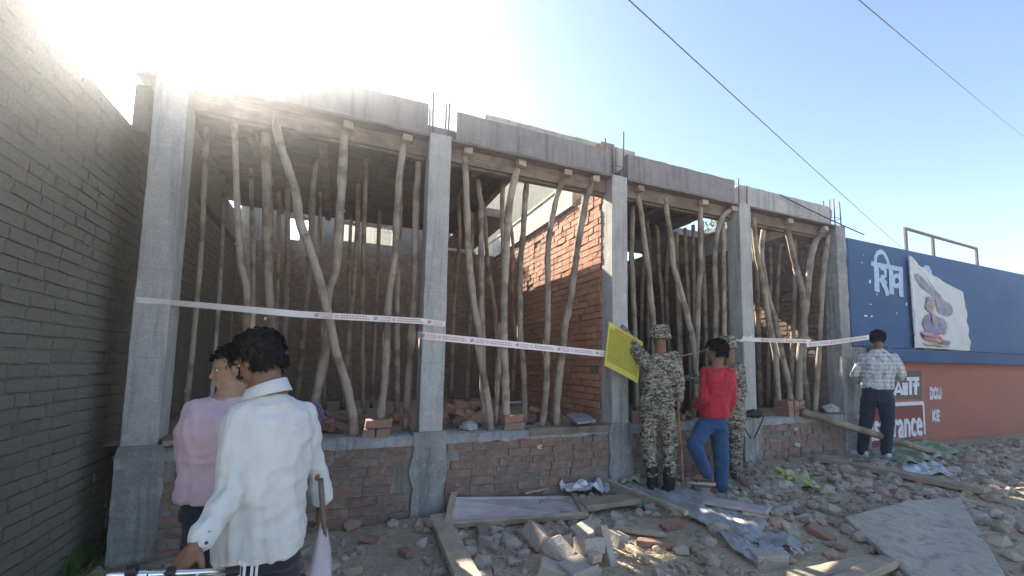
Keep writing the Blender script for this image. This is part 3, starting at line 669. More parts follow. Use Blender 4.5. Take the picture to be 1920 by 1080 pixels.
def wall_text(body, quad, mat, name, parent, bold=0.):
    """quad in picture corners bl, br, tr, tl mapped on the lower wall"""
    q = [V((a, b)) for a, b in TL_(quad)]; vs, fs = text_mesh(body)
    x0, x1 = min(v.x for v in vs), max(v.x for v in vs); y0, y1 = min(v.y for v in vs), max(v.y for v in vs); out = []
    for v in vs:
        s_, t = (v.x - x0) / (x1 - x0), (v.y - y0) / (y1 - y0); p = (q[0] * (1 - s_) + q[1] * s_) * (1 - t) + (q[3] * (1 - s_) + q[2] * s_) * t; out.append((p.x, LY - .006, p.y))
    mb = MB(); mb.add(out, fs)
    if bold: mb.add([(x + bold, y - .0006, z) for x, y, z in out], fs); mb.add([(x, y - .0012, z + bold) for x, y, z in out], fs)
    return mb.obj(name, mat, parent)
wall_text('assurance', [(268, 912), (672, 868), (668, 742), (262, 775)], WP, 'painted_letter', lw, .03)
wall_text('DOU', [(730, 598), (812, 596), (812, 512), (730, 512)], WP, 'painted_letter', lw, .03)
wall_text('KE', [(748, 762), (800, 760), (800, 682), (748, 682)], WP, 'painted_letter', lw, .03)
# torn banner hung over the blue wall
def ban(a, b, Y=-.03): return onY(1560 + a * .2407, 440 + b * .2407, Y)
bt = thing('torn_banner', ban(640, 700), 'faded torn banner with a portrait print hanging crooked on the blue wall', 'banner')
N = 18
def bpt(s_, t, dy=0.):
    top = V((590 + s_ * 420, 178 + s_ * 360 * (1 - .25 * s_))); bot = V((632 + s_ * 430, 880 + s_ * 25))
    p = top * (1 - t) + bot * t; q = ban(p.x, p.y); q.y += -.02 - .04 * abs(noise.noise(V((s_ * 5, t * 4, 1)))) * 2 - .05 * (t > .85) * noise.noise(V((s_ * 3, t * 30, 3))) + dy; return q
q = MB(); q.v = [bpt(i / N, j / N) for j in range(N + 1) for i in range(N + 1)]
q.f = [(j * 19 + i, j * 19 + i + 1, j * 19 + 20 + i, j * 19 + 19 + i) for j in range(N) for i in range(N)]
bo = q.obj('sheet', 'banner_sheet' if 'banner_sheet' in MATS else 'cloth_white', bt, True)
def patch(poly, mat, name):
    P = [bpt(a, b, -.012) for a, b in poly]; q = MB(); c = sum(P, V()) / len(P); q.add(P + [c], [(i, (i + 1) % len(P), len(P)) for i in range(len(P))]); q.obj(name, mat, bo)
plain('print_skin', (.33, .26, .24), .7); plain('print_dress', (.20, .19, .32), .7, .3, 8); plain('print_pink', (.45, .22, .25), .7, .35, 14); plain('print_grey', (.24, .25, .29), .7, .3, 10); plain('print_tan', (.42, .36, .28), .7, .2, 8)
def oval(cx, cy, rx, ry, mat, rot=0., k=0, n=18):
    P = []
    for i in range(n):
        t = 2 * math.pi * i / n; x, y = rx * math.cos(t), ry * math.sin(t); P.append(bpt(cx + x * math.cos(rot) - y * math.sin(rot), cy + x * math.sin(rot) + y * math.cos(rot), -.010 - .003 * k))
    q = MB(); c = sum(P, V()) / n; c.y = min(p.y for p in P); q.add(P + [c], [(i, (i + 1) % n, n) for i in range(n)]); q.obj('print_shape', mat, bo)
oval(.30, .24, .26, .07, 'print_grey', .25); oval(.55, .40, .16, .12, 'print_grey', .3); oval(.32, .70, .17, .14, 'print_dress', .05, 1); oval(.50, .68, .08, .12, 'print_grey', -.2, 1)
oval(.31, .61, .04, .09, 'print_skin', .1, 2); oval(.29, .47, .075, .085, 'print_skin', .1, 3); oval(.29, .41, .085, .05, 'print_grey', .2, 4); oval(.29, .505, .035, .012, 'print_grey', 0, 4)
oval(.30, .86, .22, .055, 'print_pink', .12, 2); oval(.52, .90, .12, .04, 'print_dress', 0, 3); oval(.34, .955, .26, .018, 'print_tan', .02, 2)
for pts in ([ban(588, 175), ban(620, 205), ban(838, 492), ban(930, 600)], [ban(588, 176), ban(605, 400), ban(632, 780)]):
    t = MB(); t.tube([p + V((0, -.03, 0)) for p in pts], .022, 6); t.obj('frame_batten', 'white_paint', bt)
# pipe rail on the shop roof
rt = thing('roof_pipe_rail', (6, .35, 2.66), 'rusty pipe rail standing on the blue shop roof', 'rail')
P = [onY(1697, 428, .05), onY(1748, 443, .05), onY(1830, 466, .05)]
for p in P:
    t = MB(); t.tube([(p.x, .05, 2.62), p], .028, 7); t.obj('post', 'roof_pipe', rt)
t = MB(); t.tube([P[0] + V((-.02, 0, 0)), P[1], P[2]], .026, 7); t.obj('top_rail', 'roof_pipe', rt)

# ---------------------------------------------------------------- behind: cream building, trees
CY = 14.; ctop = max(onY(958, 322, CY).z, onY(1050, 338, CY).z) + .15; cl, cr = onY(632, 430, CY).x, onY(1112, 380, CY).x
cb = thing('cream_building', ((cl + cr) / 2, CY, -.6), 'plain cream building seen through the openings behind the bays', 'building')
q = MB(); q.span((cl, CY, -.8), (cr, CY + 5, ctop)); q.obj('wall', 'cream_wall', cb)
q = MB(); q.span((cl - .05, CY - .08, ctop), (cr + .05, CY + 5.05, ctop + .1)); q.obj('roof_edge', 'concrete_warm', cb)
for x in (655, 700):
    p = onY(x, 430, CY - .05); q = MB(); q.tube([(p.x, CY - .05, -.6), (p.x, CY - .05, ctop)], .035, 7); q.obj('drain_pipe', 'grille_white', cb)
t = MB(); pa, pb = onY(950, 342, 13.7), onY(1075, 346, 13.7); t.tube([pa + (pa - pb) * .6, pa, pb, pb + (pb - pa) * .6], .018, 6); tag(t.obj('slack_cable', 'wire'), 'thin dark cable slung across the cream wall behind the second bay', 'cable')
def tree(loc, h, rad, seed, label, nleaf=5200):
    random.seed(seed); t = thing('leafy_tree', loc, label, 'tree', 'trees behind the building'); L = V(loc)
    tr = MB(); top = L + V((.3, .1, h * .5)); tr.tube([L, L + V((.1, 0, h * .25)), top], [.16, .13, .1], 9, .06); tr.obj('trunk', 'pole_bark', t, True)
    cl = []
    for k in range(13):
        a = random.uniform(0, 6.28); rr = rad * random.uniform(.2, .95); c = L + V((math.cos(a) * rr, math.sin(a) * rr, h * random.uniform(.5, 1.))); cl.append((c, rad * random.uniform(.3, .5)))
        b = MB(); b.tube([top, (top + c) / 2 + V((0, 0, -.1)), c], [.06, .04, .015], 6); b.obj('limb', 'pole_bark', t, True)
    lv = MB()
    for _ in range(nleaf):
        c, r_ = random.choice(cl); d = V((random.gauss(0, 1), random.gauss(0, 1), random.gauss(0, .8))).normalized() * r_ * random.uniform(.3, 1) ** .5
        p = c + d; m3 = rotm(random.uniform(-1.2, 1.2), random.uniform(-1.2, 1.2), random.uniform(0, 6.28)); s_ = random.uniform(.05, .10)
        lv.add([p + m3 @ V(v) * s_ for v in ((-1, 0, 0), (0, -.45, .1), (1, 0, 0), (0, .45, .1))], [(0, 1, 2, 3)])
    tag(lv.obj('crown', 'leaf', t), kind='stuff')
tree((9.2, 7.2, -.6), 6.0, 1.7, 5, 'green leafy tree behind the third bay, nearest the building')
tree((10.6, 9.6, -.6), 6.2, 2.0, 8, 'green leafy tree farther back, right of the cream building', 4200)
random.seed(23)

# ---------------------------------------------------------------- overhead cables
def cable(p, label, r_=.012):
    n = 24; a, b = p; q = MB(); pts = []
    for i in range(n + 1):
        t = i / n; c = a.lerp(b, t); c.z -= 4 * t * (1 - t) * min((a - b).length, 9) * .008; pts.append(c)
    q.tube(pts, r_, 6); tag(q.obj('overhead_cable', 'wire'), label, 'cable')
a, b = onY(1190, 0, -.6), onY(1690, 462, 5.); cable((a + (a - b) * .5, b + (b - a) * .3), 'long overhead cable running down behind the blue shop', .007)
a, b = onY(1612, -2, 0), onY(1760, 122, 1.6); cable((a + (a - b) * .8, b + (b - a) * 5), 'shorter overhead cable in the upper right sky', .009)
a, b = onY(1462, 365, .02), onY(1620, 440, -.04); cable((a, b), 'thin service cable crossing the last bay to the blue wall', .008)

# ---------------------------------------------------------------- caution tape
def tape_strip(name, pts, label, wd=.062, prints=True, tw=None, sag=.0, seed=1, cat='tape', start=.1):
    """strip hung through 3d points; print is laid on its street side"""
    random.seed(seed); pts = [V(p) for p in pts]; L = [0]
    for a, b in zip(pts, pts[1:]): L.append(L[-1] + (b - a).length)
    tot = L[-1]
    def P(u):
        for i in range(len(pts) - 1):
            if u <= L[i + 1] or i == len(pts) - 2:
                t = (u - L[i]) / (L[i + 1] - L[i]); c = pts[i].lerp(pts[i + 1], t); c.z -= sag * 4 * (u / tot) * (1 - u / tot); return c
    def F(u, v, off=0.):
        c = P(u); d = (P(min(u + .02, tot)) - P(max(u - .02, 0))).normalized(); up = V((0, 0, 1)); n_ = d.cross(up).normalized()
        a = .38 * noise.noise(V((u * 2.0, seed, 0))) + (tw(u / tot) if tw else 0)
        w2 = (up * math.cos(a) + n_ * math.sin(a)); w2 = (w2 - d * w2.dot(d)).normalized(); nn = d.cross(w2)
        if nn.dot(CAM - c) < 0: nn = -nn
        return c + w2 * v + nn * (off + .004 * noise.noise(V((u * 5, v * 9, seed))))
    n = max(8, int(tot / .04)); q = MB(); q.v = []
    for i in range(n + 1):
        for k in range(3): q.v.append(F(tot * i / n, (k / 2 - .5) * wd))
    q.f = [(i * 3 + k, i * 3 + 3 + k, i * 3 + 4 + k, i * 3 + 1 + k) for i in range(n) for k in range(2)]
    o = q.obj(name, 'white_tape', None, True); tag(o, label, cat, 'lengths of caution tape')
    if prints:
        u = start; pr = MB()
        def put(vs, fs, u0, v0, sx_, sy_): pr.add([F(min(u0 + v.x * sx_, tot), v0 + v.y * sy_, .003) for v in vs], fs)
        t1 = text_mesh('CAUTION'); t2 = text_mesh('DANGER'); w1 = max(v.x for v in t1[0]); w2_ = max(v.x for v in t2[0])
        while u + .14 < tot:
            for k in range(3): pr.add([F(u + .012 * k + a, b, .003) for a, b in ((0, -.014), (.007, -.014), (.013, .016), (.006, .016))], [(0, 1, 2, 3)])
            if u + .14 < tot: put(*t1, u + .05, .003, .09 / w1, .022); put(*t2, u + .05, -.018, .09 / w2_, .022)
            if u + .19 < tot:
                c = [F(u + .17 + .013 * math.cos(t * .7854), .013 * math.sin(t * .7854), .003) for t in range(8)]; c2 = [F(u + .17 + .009 * math.cos(t * .7854), .009 * math.sin(t * .7854), .003) for t in range(8)]
                pr.add(c + c2, [(t, (t + 1) % 8, 8 + (t + 1) % 8, 8 + t) for t in range(8)])
            if u + .42 < tot:
                for v_, a in ((.006, .20), (-.012, .23)):
                    x = u + .20
                    while x < u + .20 + a: pr.add([F(x + i, v_ + j, .003) for i, j in ((0, 0), (.016, 0), (.016, .007), (0, .007))], [(0, 1, 2, 3)]); x += .021
            u += .46
        tag(pr.obj('red_print', 'tape_print', o), kind='stuff')
    return o
A = onY(255, 562, -.02); B = onY(320, 567, -.012); Cc = onY(790, 602, -.012); D = onY(834, 608, -.012)
tape_strip('caution_tape', [A, B], 'twisted end of caution tape tied round the first pillar', .045, False, lambda t: .35, cat='tape')
tape_strip('caution_tape', [B, onY(560, 589, -.03), Cc, D], 'upper length of red and white caution tape from the first to the second pillar', .052, True, lambda t: .75 * (1 - t) ** 2, 0, 3, start=.95)
tape_strip('caution_tape', [onY(783, 627, .10), onY(792, 629, -.014), onY(960, 646, -.02), onY(1150, 665, -.014)], 'lower length of red and white caution tape from the second to the third pillar', .066, True, None, 0, 5)
tape_strip('caution_tape', [onY(1150, 667, -.014), onY(1178, 672, -.014), onY(1272, 669, -.05), onY(1322, 657, -.06), onY(1392, 636, -.014)], 'narrow folded tape between the third and fourth pillars behind the camouflaged men', .025, False, lambda t: 1.0)
tape_strip('caution_tape', [onY(1366, 632, .1), onY(1391, 640, -.012), onY(1412, 629, -.014)], 'crossed tape ends knotted round the fourth pillar', .022, False)
tape_strip('caution_tape', [onY(1391, 634, -.016), onY(1413, 637, -.016), onY(1520, 640, -.02)], 'short length of caution tape right of the fourth pillar', .055, True, lambda t: .5 * (1 - t), 0, 8, start=.35)
tape_strip('caution_tape', [onY(1513, 646, -.02), onY(1560, 642, -.02), onY(1632, 632, -.02)], 'length of caution tape across the last pillar behind the plaid shirt man', .07, True, None, 0, 9, start=.05)

# ---------------------------------------------------------------- loose things on the plinth and floor
random.seed(5)
LB = brick_variants(6, .215, .10, .068, 'brick_red', .006)
def loose_brick(p, rot, label, group, name='loose_brick', mesh=None, scale=1.):
    o = bpy.data.objects.new(name, mesh or random.choice(LB)); COL.objects.link(o); o.matrix_world = Matrix.Translation(p) @ rot.to_4x4() @ Matrix.Scale(scale, 4)
    return tag(o, label, 'brick', group)
for i, (x, y, dz) in enumerate(((693, 818, 0), (719, 818, 0), (709, 806, .072))):
    p = onY(x, y, .10); p.z = .036 + dz; loose_brick(p, rotm(0, 0, 1.45 if dz == 0 else .05), 'red brick under the crooked prop beside the second pillar, ' + ('left of the lower pair', 'right of the lower pair', 'topmost')[i], 'bricks packed under props')
for i, (x, y, dz) in enumerate(((962, 802, 0), (960, 789, .072))):
    p = onY(x, y, .10); p.z = .036 + dz; loose_brick(p, rotm(0, 0, .05 + .15 * i), 'red brick under the straight pale prop, ' + ('lower one' if i == 0 else 'upper one'), 'bricks packed under props')
k = 0
for j in range(3):                               # stack on the ledge near the last bay
    for i in range(3):
        p = V((2.83 + .115 * i + random.uniform(-.01, .01), .10, .036 + .071 * j)); k += 1
        loose_brick(p, rotm(0, 0, 1.57 + random.uniform(-.08, .08)), 'brick in the small stack on the plinth below the last bay', 'bricks stacked on the plinth')
for i in range(4):
    p = V((.42 + .23 * (i % 2), .12, .036 + .071 * (i // 2))); loose_brick(p, rotm(0, 0, random.uniform(-.1, .1)), 'brick in the low stack on the plinth behind the camouflaged men', 'bricks stacked behind the men')
def heap(cx, cy, n, r, h, label, group, seed):
    random.seed(seed)
    for i in range(n):
        a = random.uniform(0, 6.28); d = r * math.sqrt(random.random()); z = .03 + h * (1 - d / r) * random.uniform(.4, 1)
        o = loose_brick(V((cx + d * math.cos(a), cy + d * math.sin(a) * .7, z)), rotm(random.uniform(-.5, .5), random.uniform(-.5, .5), random.uniform(0, 6.28)), label, group, scale=random.uniform(.75, 1.05))
heap(-1.36, .62, 26, .42, .26, 'tumbled red brick in the heap on the floor right of the second pillar', 'heap of bricks in the second bay', 2)
heap(-2.55, .75, 20, .55, .12, 'tumbled red brick lying on the floor left of the second pillar', 'scattered bricks in the first bay', 3)
heap(-.55, .70, 8, .35, .08, 'loose brick on the floor before the sunlit partition', 'bricks before the partition', 4)
heap(1.1, .45, 14, .45, .12, 'loose brick on the floor of the third bay behind the men', 'bricks in the third bay', 6)
random.seed(9)
for (x, y, Y, s_, lab) in ((882, 795, .15, .085, 'grey broken concrete lump on the plinth right of the second pillar'), (869, 805, .2, .05, 'small grey concrete lump beside the bowed prop'), (1560, 772, .12, .12, 'dusty mortar lump heaped at the foot of the last pillar')):
    vs, fs = random.choice(STONES); p = onY(x, y, Y); p.z = s_ * .5; q = MB(); q.add([p + v * s_ for v in vs], fs); tag(q.obj('concrete_lump', 'concrete'), lab, 'rubble')
q = MB(); c = [onZ(x, y, .055) for x, y in ((1060, 783), (1095, 780), (1118, 791), (1082, 796))]; c[0].z += .02; c[1].z += .02; q.slab(c, .02); tag(q.obj('slate_tile', 'concrete_rough'), 'thin grey tile lying on the plinth before the third pillar', 'tile')
q = MB(); q.tube([onZ(950, 756, .05), onZ(1010, 751, .07), onZ(1045, 748, .08)], .02, 7); tag(q.obj('pale_rod', 'white_paint'), 'pale rod lying across the floor of the second bay', 'rod')
q = MB(); c = [onZ(300, 822, .03), onZ(345, 812, .05), onZ(356, 826, .05), onZ(305, 838, .03)]; q.slab(c, .035); tag(q.obj('brick_slab', 'brick_red'), 'pinkish brick slab on the plinth beside the first pillar', 'brick')
# tangle of coloured cord
ct = thing('cord_tangle', onY(592, 770, .1), 'pink and purple tangled cord hanging at a prop foot left of the crossing props', 'cord')
for mtl in ('yarn_pink', 'yarn_purple'):
    q = MB()
    for _ in range(9):
        c = onY(592 + random.uniform(-4, 4), 772 + random.uniform(-8, 8), -.02); a = random.uniform(0, 3); rx, rz = random.uniform(.025, .06), random.uniform(.04, .08)
        q.tube([c + V((rx * math.cos(t * .63 + a), .03 * math.sin(t * 1.3 + a), rz * math.sin(t * .63))) for t in range(11)], .0035, 5)
    q.obj('strand', mtl, ct)
# black bag with hanging straps on the plinth
bg_ = thing('black_bag', onY(1410, 775, -.02), 'black bag with dangling straps lying on the plinth right of the men', 'bag')
q = MB(); c = onY(1408, 776, .02); q.ellipsoid(c, [(.19, 0, -.01), (0, .09, 0), (.02, 0, .06)], 14, 9); q.v = [tuple(V(v) + .016 * noise.noise_vector(V(v) * 22)) for v in q.v]; q.obj('body', 'bag_black', bg_, True)
for p in (((1388, 782), (1394, 800), (1408, 822)), ((1432, 780), (1424, 802), (1414, 822)), ((1388, 782), (1398, 786), (1415, 783), (1432, 780))):
    q = MB(); q.tube([onY(x, y, -.035) for x, y in p], .010, 6, flat=.4); q.obj('strap', 'bag_black', bg_)

# ---------------------------------------------------------------- rubble and debris on the ground
random.seed(31)
SLAB = [onG(1583, 968, .06), onG(1728, 1098, .05), onG(1890, 1085, .05), onG(1800, 932, .06), onG(1700, 938, .06)]
def in_slab(x, y):
    r_ = False
    for a, b in zip(SLAB, SLAB[1:] + SLAB[:1]):
        if (a.y > y) != (b.y > y) and x < (b.x - a.x) * (y - a.y) / (b.y - a.y) + a.x: r_ = not r_
    return r_
def dens(x, y):
    if in_slab(x, y): return 0
    d = .28
    if x > -.9 + .4 * y: d = .34
    if x > .3: d = .7
    if x > .4 and y > -1.3: d = .85
    if y > -.45: d = max(d, .75)
    if x > 5: d = .5
    return d * max(.12, .45 + 1.6 * noise.noise(V((x * 1.5, y * 1.9, 5))) + .5 * noise.noise(V((x * 5, y * 5, 2))))
def rubble(name, label, n, smin, smax, mat, k=1.):
    q = MB(); i = 0
    while i < n:
        x, y = random.uniform(-4.2, 8.5), random.triangular(-3.6, -.03, -.7)
        if random.random() > dens(x, y): continue
        i += 1; s_ = smin + (smax - smin) * random.random() ** 2.6
        vs, fs = random.choice(STONES); m3 = rotm(random.uniform(-.5, .5), random.uniform(-.5, .5), random.uniform(0, 6.28)); z = ground_z(x, y) + s_ * random.uniform(.05, .4) * k
        st = (random.uniform(.6, 1.5), random.uniform(.7, 1.2), random.uniform(.7, 1.3))
        q.add([V((x, y, z)) + m3 @ V((v.x * st[0], v.y * st[1], v.z)) * s_ for v in vs], fs)
    tag(q.obj(name, mat), label, 'rubble', kind='stuff')
rubble('stone_rubble', 'grey and brown stone rubble strewn over the ground', 5400, .008, .075, 'rubble')
rubble('fine_gravel', 'fine gravel and crumbs scattered over the earth', 15000, .005, .016, 'rubble')
q = MB()
for _ in range(1500):
    x, y = random.uniform(-4, 8), random.triangular(-3.4, -.05, -.8)
    if random.random() > dens(x, y) * .9: continue
    vs, fs = chunk_verts(random.uniform(.04, .12), random.uniform(.03, .08), random.uniform(.02, .05), .012); m3 = rotm(random.uniform(-.4, .4), random.uniform(-.4, .4), random.uniform(0, 6.28))
    q.add([V((x, y, ground_z(x, y) + .018)) + m3 @ V(v) for v in vs], fs)
tag(q.obj('brick_bats', 'rubble'), 'broken brick bits mixed into the rubble', 'rubble', kind='stuff')
# larger single stones
BIG = [(1555, 962, .10, 'large angular stone'), (1530, 955, .07, 'angular stone left of the large one'), (1360, 915, .055, 'stone beside the red sweater boy'), (1318, 922, .09, 'flat grey stone under the sandalled foot'), (660, 990, .09, 'brown stone by the plinth foot behind the white shirt man'), (735, 985, .06, 'pale stone left of the leaning board'),
       (785, 995, .05, 'pale stone under the board end'), (1095, 1000, .05, 'stone at the edge of the block pile'), (1108, 912, .05, 'grey lump before the plinth'), (1075, 918, .06, 'pale grey lump behind the shuttering panel'), (1215, 965, .05, 'brick bat right of the panel end'), (1180, 975, .045, 'stone beside the panel end'),
       (1410, 868, .05, 'stone before the plinth right of the men'), (1428, 1000, .05, 'round pale stone near the concrete slab'), (1560, 1045, .06, 'rough stone by the bottom timbers'), (1480, 1055, .05, 'rough stone below the torn sheet')]
for x, y, s_, lab in BIG:
    vs, fs = stone_mesh(1, jit=.22, flat=.62); p = onG(x, y); q = MB(); q.add([p + V((0, 0, s_ * .25)) + V(v) * s_ for v in vs], fs); bevel(tag(q.obj('stone', 'rubble'), lab + ' on the ground', 'stone', 'larger stones'), .006)
random.seed(77)
for i, (x, y, lab) in enumerate(((905, 1000, 'half brick on the dirt below the shuttering panel'), (690, 1010, 'half brick on the dirt right of the white shirt person'), (760, 1035, 'brick bat on bare dirt left of the end-on plank'), (1260, 985, 'brick bat right of the block heap beside the tin sheet'), (1330, 1050, 'red half brick near the bottom below the tin sheet'), (1400, 905, 'brick bat right of the black boots'), (1470, 930, 'half brick below the yellow sack'), (1620, 925, 'reddish half brick above the concrete slab'), (1540, 1000, 'brick bat left of the concrete slab'), (1500, 960, 'dusty half brick between the sack and the slab'))):
    p = onG(x, y, .03); loose_brick(p, rotm(random.uniform(-.3, .3), random.uniform(-.3, .3), random.uniform(0, 6)), lab, 'half bricks scattered on the ground', 'half_brick', None, random.uniform(.55, .85))
# masonry blocks in the foreground heap
BL = [((1010, 1008), (.15, .22, .12), .35, .5, .35, .06, 'block with pale top at the left of the heap'), ((1100, 1000), (.20, .16, .10), .2, -.2, .1, .08, 'topmost block at the back of the heap'), ((1055, 1040), (.16, .24, .09), .5, .1, .5, .06, 'bluish grey block leaning in the middle of the heap'),
      ((1105, 1022), (.17, .14, .10), -.2, .1, .1, .12, 'squarish tan block in the middle of the heap'), ((1035, 1072), (.18, .12, .10), .1, .3, -.5, .02, 'reddish block at the bottom left of the heap'), ((1085, 1070), (.20, .17, .10), .1, -.1, .15, .03, 'dusty block at the bottom of the heap'),
      ((1158, 1012), (.12, .12, .10), .1, .3, .3, .03, 'small block at the right of the heap'), ((1135, 1025), (.06, .26, .10), 1.1, 0, .1, .09, 'narrow block standing on edge in the heap'), ((1062, 1015), (.12, .12, .09), -.4, .2, .8, .05, 'dark broken block between the tan ones'),
      ((1440, 1050), (.22, .12, .11), .05, 0, -.35, .03, 'long tan block on the end of the torn sheet'), ((1115, 1045), (.08, .06, .05), .1, 0, .2, .12, 'small brick bat on the dusty block')]
for (x, y), sz, rx, ry, rz, dz, lab in BL:
    bm = bmesh.new(); bmesh.ops.create_cube(bm, size=1); bmesh.ops.subdivide_edges(bm, edges=bm.edges[:], cuts=2, use_grid_fill=True)
    for v in bm.verts:
        v.co.x *= sz[0]; v.co.y *= sz[1]; v.co.z *= sz[2]; v.co += .006 * noise.noise_vector(v.co * 12 + V((x % 7, y % 5, 0)))
    me = bpy.data.meshes.new('masonry_block'); bm.to_mesh(me); bm.free(); me.materials.append(MATS['block'])
    o = link('masonry_block', me); p = onG(x, y, dz); o.matrix_world = Matrix.Translation(p) @ rotm(rx, ry, rz).to_4x4(); bevel(o, .008, 2); tag(o, lab, 'block', 'heap of masonry blocks')
# planks and timbers
def beam(a, b, wd, th, mat, name, label, cat='plank', up=None, jit=.003):
    a, b = V(a), V(b); d = (b - a); L = d.length; d.normalize(); up = (up or V((0, 0, 1))); s_ = up.cross(d).normalized(); u_ = d.cross(s_)
    n = 10; q = MB(); vs = []
    for i in range(n + 1):
        x = -L / 2 + L * i / n
        for y, z in ((-wd / 2, -th / 2), (wd / 2, -th / 2), (wd / 2, th / 2), (-wd / 2, th / 2)): vs.append((x + (random.uniform(-.012, .012) if i in (0, n) else 0), y + random.uniform(-jit, jit), z + random.uniform(-jit, jit)))
    fs = [(3, 2, 1, 0), tuple(n * 4 + k for k in range(4))] + [(i * 4 + k, i * 4 + (k + 1) % 4, i * 4 + 4 + (k + 1) % 4, i * 4 + 4 + k) for i in range(n) for k in range(4)]
    q.add(vs, [tuple(reversed(f)) for f in fs]); o = q.obj(name, mat); m4 = Matrix((d, s_, u_)).transposed().to_4x4(); m4.translation = (a + b) / 2; o.matrix_world = m4; bevel(o, .003)
    return tag(o, label, cat, 'loose boards and timbers') if label else o
beam(onG(822, 968, .05), onG(880, 1092, .05), .15, .045, 'plank', 'wooden_plank', 'bare plank lying end-on towards the viewer beside the shuttering panel')
beam(onG(1090, 948, .06), onG(1190, 934, .07), .20, .05, 'plank_old', 'wooden_plank', 'short rough brown board at the right end of the shuttering panel')
beam(onG(1128, 897, .10), onG(1288, 962, .09), .05, .035, 'plank_old', 'wooden_batten', 'thin dark batten along the edge of the torn tin sheet')
beam(onG(1322, 938, .07), onG(1440, 958, .08), .17, .03, 'film_ply', 'plywood_piece', 'pinkish broken plywood board lying on the tin sheet')
beam(onG(1390, 966, .04), onG(1442, 972, .04), .05, .05, 'plank', 'wood_block', 'short pale wood offcut under the pinkish plywood')
beam(onG(1528, 858, .05), onG(1850, 920, .06), .17, .06, 'plank_old', 'timber_beam', 'long heavy timber lying on rubble before the plaid shirt man')
beam(onG(1490, 1088, .03), onG(1640, 1055, .05), .12, .06, 'plank', 'timber_beam', 'pale sawn timber at the bottom edge below the torn sheet')
beam(onG(1560, 1100, .05), onG(1668, 1052, .07), .10, .05, 'plank', 'timber_beam', 'sawn timber end with nail at the bottom right')
beam(onG(1172, 1022, .03), onG(1215, 1052, .03), .04, .04, 'plank_old', 'wood_offcut', 'small square wood offcut right of the block heap')
beam(onG(1150, 990, .03), onG(1245, 1003, .03), .06, .03, 'plank', 'wood_offcut', 'split pale wood piece catching light right of the block heap')
beam(onG(1195, 1015, .03), onG(1265, 1022, .03), .07, .04, 'brick_red', 'brick_bat', 'reddish brick bat right of the split wood', 'brick')
beam(onY(985, 925, -.06), onY(1030, 915, -.02), .02, .015, 'plank', 'thin_stick', 'thin pale stick leaning on the plinth behind the panel', 'stick')
# long pole sloping from the plinth to the ground
q = MB(); pa, pb = onY(1505, 772, -.05), onG(1762, 852, .06); pb2 = pb + (pb - pa) * .18; pts = [pa.lerp(pb2, t / 8) + V((0, 0, .012 * noise.noise(V((t * .7, 3, 0))))) for t in range(9)]
q.tube(pts, [.050 - .001 * t for t in range(9)], 10, .03); tag(q.obj('long_pole', 'pole_bark', None, True), 'long bare pole sloping from the plinth down past the plaid shirt man', 'pole')
# shuttering panel
sp = thing('shuttering_panel', onG(960, 975), 'pinkish plywood shuttering panel with a batten frame before the plinth', 'panel')
BLc, BRc, TRc, TLc = onG(838, 986, .03), onG(1098, 968, .05), onY(1076, 930, -.16), onY(850, 932, -.10)
q = MB(); q.slab([BLc, BRc, TRc, TLc], .015); q.obj('ply_sheet', 'film_ply', sp)
up = (BRc - BLc).cross(TLc - BLc).normalized()
for a, b, w2, t2 in ((BLc, BRc, .035, .05), (BRc, TRc, .05, .03), (BLc + (TLc - BLc) * .0, TLc + (TLc - BLc) * .12, .05, .04)):
    o = beam(a + up * .012, b + up * .012, w2, t2, 'plank', 'batten', None, up=up); mw_ = o.matrix_world.copy(); o.parent = sp; o.matrix_parent_inverse = Matrix.Translation(sp.location).inverted(); o.matrix_world = mw_
    o.matrix_basis = mw_
# torn corrugated sheet
def lerp2(P, t):
    s_ = t * (len(P) - 1); i = min(int(s_), len(P) - 2); f = s_ - i; return V(P[i]) * (1 - f) + V(P[i + 1]) * f
far = [(1240, 905), (1330, 930), (1400, 958), (1470, 1000), (1525, 1030)]; near = [(1165, 905), (1255, 950), (1330, 985), (1375, 1028), (1430, 1062)]
N, M = 90, 34; q = MB(); G_ = []
for i in range(N + 1):
    for j in range(M + 1):
        a, b = lerp2(far, i / N), lerp2(near, i / N); p2 = a * (1 - j / M) + b * (j / M); jag = .018 * noise.noise(V((i * .35, 0, 0))) if j in (0, M) else 0
        g3 = onG(p2.x, p2.y, .045); g3.z += .010 * math.sin(j / M * 44) + .03 * noise.noise(V((i * .08, j * .12, 2))) + .012 * noise.noise(V((i * .3, j * .3, 2))); g3.y += jag; q.v.append(g3)
for i in range(N):
    for j in range(M):
        h = noise.noise(V((i * .09, j * .16, 11)))
        if i > 45 and h > .42: continue
        if i > 82 and noise.noise(V((j * .4, i * .2, 3))) > .0: continue
        if i < 4 and noise.noise(V((j * .3, i * .2, 6))) > .1: continue
        q.f.append((i * (M + 1) + j, (i + 1) * (M + 1) + j, (i + 1) * (M + 1) + j + 1, i * (M + 1) + j + 1))
o = tag(q.obj('tin_sheet', 'tin', None, True), 'torn bluish corrugated tin sheet lying on the rubble in front of the men', 'metal sheet'); sm = o.modifiers.new('thick', 'SOLIDIFY'); sm.thickness = .004
